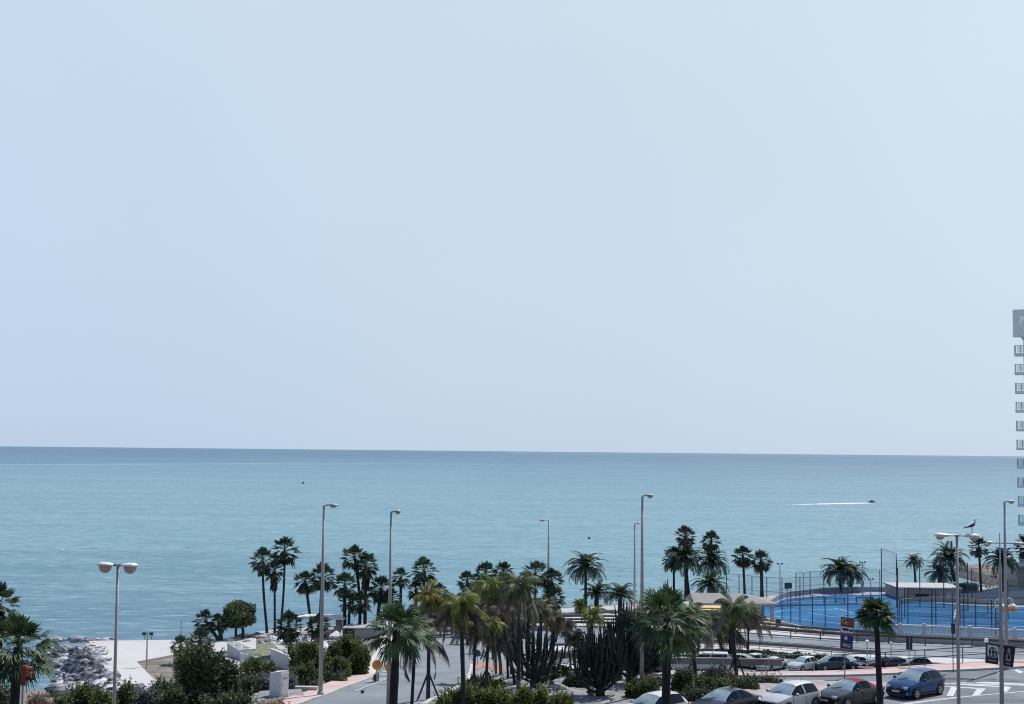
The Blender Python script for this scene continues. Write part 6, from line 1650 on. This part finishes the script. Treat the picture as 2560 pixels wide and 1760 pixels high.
# ------------------------------------------------------------------ cars
def car_paint(name, c, rough=.25, metal=.0):
    return mat('paint_' + name, c, rough, spec=.35, coat=.35, metal=metal)
PROF = {
 # x along the car (0 = nose), z of the roofline / bonnet, kind of the face behind it: b body, w windscreen, r rear glass, t roof
 'hatch': dict(L=4.05, W=.875, prof=[(0, .50), (.06, .68), (.30, .80), (.75, .90), (1.12, .97), (1.45, 1.18), (1.92, 1.42), (2.35, 1.47), (2.95, 1.47), (3.45, 1.42), (3.72, 1.22), (3.92, .98), (4.02, .75), (4.05, .52)],
      win=(1.20, 3.62), ws=(1.12, 1.92), rg=(3.45, 3.92), wheels=(.78, 3.28), roofw=.57, belt=.95),
 'sedan': dict(L=4.5, W=.89, prof=[(0, .48), (.06, .64), (.35, .78), (.85, .87), (1.25, .94), (1.65, 1.18), (2.10, 1.37), (2.5, 1.42), (2.95, 1.41), (3.35, 1.30), (3.75, 1.08), (3.95, 1.00), (4.38, .96), (4.46, .75), (4.5, .5)],
      win=(1.35, 3.70), ws=(1.25, 2.10), rg=(3.35, 3.95), wheels=(.85, 3.60), roofw=.56, belt=.93),
 'suv': dict(L=4.4, W=.92, prof=[(0, .60), (.06, .85), (.35, .98), (.85, 1.06), (1.15, 1.12), (1.50, 1.38), (1.85, 1.60), (2.3, 1.66), (3.2, 1.66), (3.85, 1.60), (4.12, 1.38), (4.28, 1.12), (4.36, .85), (4.4, .6)],
      win=(1.25, 4.0), ws=(1.15, 1.85), rg=(3.85, 4.28), wheels=(.85, 3.50), roofw=.64, belt=1.10),
 'van': dict(L=5.0, W=.95, prof=[(0, .60), (.06, .90), (.35, 1.02), (.75, 1.10), (1.0, 1.18), (1.35, 1.55), (1.65, 1.82), (2.1, 1.90), (3.4, 1.90), (4.6, 1.88), (4.85, 1.60), (4.92, 1.2), (4.98, .85), (5.0, .6)],
      win=(1.1, 4.5), ws=(1.0, 1.65), rg=(4.6, 4.92), wheels=(.9, 4.0), roofw=.74, belt=1.15),
 'cabrio': dict(L=4.4, W=.89, prof=[(0, .48), (.06, .64), (.35, .76), (.9, .86), (1.30, .93), (1.70, 1.17), (2.10, 1.34), (2.5, 1.39), (2.95, 1.37), (3.30, 1.22), (3.62, 1.00), (3.85, .96), (4.28, .93), (4.36, .74), (4.4, .5)],
      win=(1.40, 3.10), ws=(1.30, 2.10), rg=(9, 9), wheels=(.85, 3.50), roofw=.56, belt=.93, top=(2.10, 3.62)),
}
def interp(P, x): return float(np.interp(x, [p[0] for p in P], [p[1] for p in P]))
def build_car(name, label, kind, paint, pos, heading, detail=True, scale=1.0, group=None, topm=None):
    """pos: place of the car's middle; heading: direction the nose points, degrees anticlockwise from +X"""
    D = PROF[kind]; L, W = D['L'], D['W']; wl, wr_ = D['ws']; r0, r1 = D['rg']; belt = D['belt']; w0, w1 = D['win']
    mid = (w0 + w1) / 2
    xs = sorted(set([p[0] for p in D['prof']] + [w0, w1, mid - .05, mid + .05, wl, wr_] + ([r0, r1] if r0 < 9 else []) + [wr_ + .06] + ([1.65, 2.2, 2.75, 3.3] if L > 4.6 else [])))
    t = thing(name, pos, label, 'car', group, rad(heading))
    t.scale = (scale,) * 3
    def sect(x):
        zt = interp(D['prof'], x); s = x / L
        w = W * (1 - .22 * max(0, 1 - s / .10) ** 2 - .06 * max(0, 1 - s / .3) - .16 * max(0, (s - .92) / .08) ** 2 - .04 * max(0, (s - .75) / .25))
        cab = max(0, min(1, (zt - belt) / .42))
        top_w = w * .90 * (1 - cab) + D['roofw'] * cab
        zb = min(belt + .02 * (s - .3), zt - .03)
        zs = zt - .03 - .035 * cab
        return [(0, zt + .012), (top_w * .55, zt + .004), (top_w, zs), (w - .035, zb), (w, zb - .10), (w + .005, .46), (w - .03, .26), (w - .12, .18), (0, .18)]
    S = [sect(x) for x in xs]; parts = {}
    def vv(i, j, sg): y, z = S[i][j]; return (L / 2 - xs[i], sg * y, z)
    def face(key, pts): parts.setdefault(key, MB()).add(pts, [tuple(range(len(pts)))])
    for i in range(len(xs) - 1):
        a, b = xs[i], xs[i + 1]; m = (a + b) / 2
        for sg in (1, -1):
            for j in range(8):
                q = [vv(i, j, sg), vv(i + 1, j, sg), vv(i + 1, j + 1, sg), vv(i, j + 1, sg)]
                if sg < 0: q = q[::-1]
                key = 'body'
                if j < 2 and wl <= m <= wr_: key = 'windscreen'
                elif j < 2 and r0 <= m <= r1: key = 'rear_window'
                elif j == 2 and w0 <= m <= w1 and not (mid - .05 <= m <= mid + .05) and min(S[i][2][1], S[i + 1][2][1]) - belt > -.02: key = 'side_window|%d%d' % (sg, m < mid)
                if 'top' in D and j < 2 and D['top'][0] <= m <= D['top'][1]: key = 'soft_top'
                if 'top' in D and j == 2 and m > w1 and m < D['top'][1]: key = 'soft_top'
                if kind == 'sedan' and j < 2 and wr_ + .25 < m < r0 - .1 and detail: key = 'sunroof' if j == 0 else key
                face(key, q)
    for i, rev in ((0, 0), (len(xs) - 1, 1)):
        pts = [vv(i, j, 1) for j in range(9)] + [vv(i, j, -1) for j in range(7, 0, -1)]
        face('body', pts if rev else pts[::-1])
    G_ = M['glass']
    for key, mb in parts.items():
        key = key.split('|')[0]
        m_ = {'body': paint, 'windscreen': M['glasslt'], 'rear_window': G_, 'side_window': G_, 'soft_top': topm, 'sunroof': M['glass']}[key]
        me = mb.mesh(key, m_)
        import bmesh as _b
        bm = _b.new(); bm.from_mesh(me); _b.ops.remove_doubles(bm, verts=bm.verts, dist=.001)
        _b.ops.recalc_face_normals(bm, faces=bm.faces) if key == 'body' else None
        bm.to_mesh(me); bm.free()
        if key in ('body', 'soft_top'):
            me.polygons.foreach_set('use_smooth', [True] * len(me.polygons))
            try: me.set_sharp_from_angle(angle=rad(28))
            except Exception: pass
        put(key, me, t)
    Rw = .31 if kind not in ('suv', 'van') else .35
    for wx in D['wheels']:
        for sg in (1, -1):
            x = L / 2 - wx; y = sg * (W + .012)
            ar = MB(); n = 14; vs = []
            for k in range(n + 1):
                a = math.pi * k / n; vs.append((x + math.cos(a) * (Rw + .07), y - sg * .0, Rw + math.sin(a) * (Rw + .06)))
            ar.add(vs + [(x - Rw - .07, y, .2), (x + Rw + .07, y, .2)], [tuple(range(n + 3)) if sg < 0 else tuple(range(n + 2, -1, -1))]); ar.build('wheel_arch', M['black'], t)
            wh = MB(); wh.tube([(0, -sg * .18, 0), (0, sg * .02, 0)], [Rw, Rw], 18); o = wh.build('wheel', M['tyre'], t, loc=(x, y, Rw))
            rm = MB(); rm.tube([(0, sg * .021, 0), (0, sg * .026, 0)], [Rw * .66, Rw * .62], 14)
            rm.build('rim', M['rim'], o)
            if detail:
                sp = MB()
                for k in range(5):
                    a = k * 1.2566 + .3; sp.bar((math.cos(a) * Rw * .2, sg * .03, math.sin(a) * Rw * .2), (math.cos(a + .35) * Rw * .52, sg * .03, math.sin(a + .35) * Rw * .52), .05, .01)
                sp.build('spoke_gap', M['black'], o)
    # lamps, plates, mirrors, trim
    zf = .66 if kind in ('hatch', 'sedan', 'cabrio') else .86
    for sg in (1, -1):
        hw = sect(.12)[3][0]; y = sg * (hw - .14)
        MB().box((L / 2 - .13, y, zf), (.22, .26, .13)).build('headlight', M['headl'], t)
        hw = sect(L - .08)[3][0]; MB().box((-L / 2 + .06, sg * (hw - .08), zf + .12), (.14, .22, .20)).build('tail_light', M['taill'], t)
        xm = L / 2 - wl - .32; mr = MB(); mr.ball((xm, sg * (W + .10), belt + .05), .11, 8, 5, (.7, 1.1, .75)); mr.build('mirror', paint, t, smooth=True)
        if detail:
            zz = belt - .16
            for xh in (mid - .15, mid + .75 if kind != 'cabrio' else mid - .15):
                if kind in ('cabrio',) and xh > mid: continue
                MB().box((L / 2 - xh, sg * (W + .008), zz), (.18, .02, .03)).build('door_handle', paint, t)
            gp = MB(); x = L / 2 - mid
            for xx in (wl + .1, mid, min(w1 + .02, mid + 1.02)):
                gp.bar((L / 2 - xx, sg * (W + .006), .30), (L / 2 - xx, sg * (W + .006), belt - .12), .012, .012)
            gp.build('door_gap', M['black'], t)
            MB().bar((L / 2 - w0, sg * (W + .0), belt - .015), (L / 2 - w1, sg * (W - .005), belt + .02), .03, .02).build('window_trim', M['black'], t)
            MB().bar((L / 2 - .9, sg * (W + .0), .24), (-L / 2 + .9, sg * (W + .0), .24), .05, .10).build('sill', M['black'], t)
    if detail:
        MB().box((L / 2 - .005, 0, zf - .08), (.05, .95, .13)).build('grille', M['black'], t)
        MB().box((L / 2 - .0, 0, .33), (.06, 1.15, .14)).build('air_intake', M['black'], t)
        MB().box((L / 2 + .03, 0, .46), (.02, .48, .10)).build('number_plate', M['plate'], t)
        MB().tube([(L / 2 + .012, 0, zf - .02), (L / 2 + .03, 0, zf - .02)], [.06, .06], 12).build('badge', M['rim'], t)
        MB().box((-L / 2 - .01, 0, .62), (.02, .48, .10)).build('number_plate', M['plate'], t)
        MB().bar((L / 2 - wl + .02, -.55, interp(D['prof'], wl) + .02), (L / 2 - wl - .12, .05, interp(D['prof'], wl + .12) + .03), .02).build('wiper', M['black'], t)
        if kind != 'cabrio': MB().tube([(-L / 2 + .95, 0, interp(D['prof'], L - .95)), (-L / 2 + .75, 0, interp(D['prof'], L - .95) + .2)], [.012, .006], 5).build('aerial', M['black'], t)
        for sg in (1, -1):
            MB().box((L / 2 - .06, sg * .62, .36), (.10, .16, .10)).build('fog_light', M['rim'], t)
    return t
def car_at(name, label, kind, paint, px, py, heading, z=0.0, **k):
    p = Pz(px, py, z + .35 * 0); return build_car(name, label, kind, paint, Vector((p.x, p.y, z + .03)), heading, **k)
blue = car_paint('blue', (.004, .045, .145), .34, .7)
silver = car_paint('silver', (.52, .53, .53), .36, .35)
dark = car_paint('dark', (.035, .04, .055), .3, .7)
greydk = car_paint('grey_dark', (.05, .055, .065), .34, .7)
whitec = car_paint('white', (.58, .59, .60), .3)
HD = 224
NS = 1.15
NEAR = 'cars parked along the near kerb'
car_at('parked_car', 'metallic blue hatchback parked at the kerb right of the tufted palm', 'hatch', blue, 2288, 1739, HD - 1, scale=NS, group=NEAR)
car_at('parked_car', 'dark convertible with a dark red soft top, left of the tufted palm', 'cabrio', greydk, 2124, 1762, HD - 4, scale=NS, group=NEAR, topm=mat('soft_top_red', (.17, .014, .02), .9))
car_at('parked_car', 'silver-white hatchback between the black saloon and the convertible', 'hatch', silver, 1972, 1776, HD, scale=NS, group=NEAR)
car_at('parked_car', 'black saloon with glass roof right of the biggest near palm trunk', 'sedan', dark, 1812, 1790, HD, scale=NS, group=NEAR)
car_at('parked_car', 'white car mostly below the frame behind the biggest near palm trunk', 'hatch', whitec, 1632, 1806, HD, scale=NS, group=NEAR)
car_at('driving_car', 'dark blue-grey suv seen through the cactus tree on the access road', 'suv', car_paint('navy', (.03, .045, .075), .25), 1594, 1678, 158, scale=.94)
LOW = 'cars parked in the lower car park'
lowz = ZL + .06
for lb_, kd, pc, x, y, hd_, sc_ in [
 ('white van with dark side windows in the lower car park behind the guard rail', 'van', whitec, 1768, 1676, 176, 1.0),
 ('white car just right of the biggest near trunk in the lower car park', 'hatch', whitec, 1690, 1676, 196, .9),
 ('pale grey car with dark windscreen behind the tilted palm', 'hatch', silver, 1866, 1668, 320, .9),
 ('white saloon facing left in the lower car park, right of the tilted palm', 'sedan', whitec, 1930, 1674, 226, .9),
 ('silver compact car in the middle of the lower parking row', 'hatch', silver, 2008, 1676, 222, .95),
 ('teal-dark estate car in the lower parking row left of the arrow sign', 'suv', car_paint('teal', (.02, .055, .075), .25), 2076, 1674, 200, .85),
 ('black car directly behind the arrow sign pole', 'hatch', dark, 2118, 1672, 318, .95),
 ('white car right of the arrow sign pole in the lower car park', 'sedan', whitec, 2158, 1670, 330, .9),
 ('dark red car left of the tufted palm trunk in the lower car park', 'hatch', car_paint('wine', (.06, .015, .02), .3), 2196, 1674, 200, .9),
 ('black car roof showing over the sidewalk edge, left of the sign post', 'hatch', dark, 2246, 1675, 20, .95),
 ('silver car between the white van and the biggest near trunk, roof only', 'hatch', silver, 1722, 1664, 30, .9),
 ('white car at the left end of the lower row behind the near trunk', 'sedan', whitec, 1640, 1668, 200, .9),
 ('small white car squeezed right of the pale grey one', 'hatch', whitec, 1896, 1664, 40, .9),
 ('grey car roof showing over the sidewalk edge behind the sign post', 'hatch', greydk, 2283, 1677, 190, .95)]:
    car_at('parked_car', lb_, kd, pc, x, y, hd_, z=lowz, detail=False, scale=sc_, group=LOW)
# iron covers in the pavement and patches in the road
for px_, py_, w_, lb_ in [(2270, 1671, 1.4, 'dark iron cover in the pink sidewalk behind the sign post'), (2165, 1668, 1.2, 'dark iron cover in the pink sidewalk left of the tufted palm'), (2545, 1655, 1.2, 'dark iron cover in the pink sidewalk right of the banners')]:
    p = Pz(px_, py_, .155); o = MB().box((0, 0, .006), (w_, .55, .012)).build('manhole_cover', mat('iron_cover', (.16, .12, .12), .8), loc=p); tag(o, lb_, 'manhole cover')
for i, (px_, py_, w_, d_) in enumerate([(2420, 1700, 7, 1.1), (2500, 1752, 5, 1.6), (2330, 1696, 6, .7)]):
    p = Pz(px_, py_, .024); o = MB().box((0, 0, 0), (w_, d_, .006)).build('road_patch', mat('tar_patch', (.075, .09, .10), .85, (.11, .125, .135), 1.5), loc=p); o['kind'] = 'structure'

# ------------------------------------------------------------------ unseen apartment block behind the camera, added to cut sky light on camera-facing sides
t = thing('unseen_apartment_block', (0, -2.5, 0), 'long unseen apartment block with balconies, added behind the viewpoint to cut sky light', 'building')
fa = mat('facade', (.22, .21, .20), .9)
MB().box((0, -8, 21), (260, 15, 42.5)).build('body', fa, t)
for k in range(13):
    z = 1.0 + 3.1 * k
    if abs(z + .1 - 14.2) < 1.7: continue
    MB().box((0, .25, z), (258, 1.4, .25)).build('balcony', fa, t)
MB().box((0, -.46, 20), (250, .04, 38)).build('window_band', M['glass'], t)
p = G(766, 1731); o = MB().box((0, 0, .1), (1.5, .5, .3)).build('drain_box', M['kerb'], loc=(p.x, p.y, hz(p.x, p.y) + .15)); tag(o, 'low concrete box on the gravel left of the first lamp post', 'box')
#==MORE==
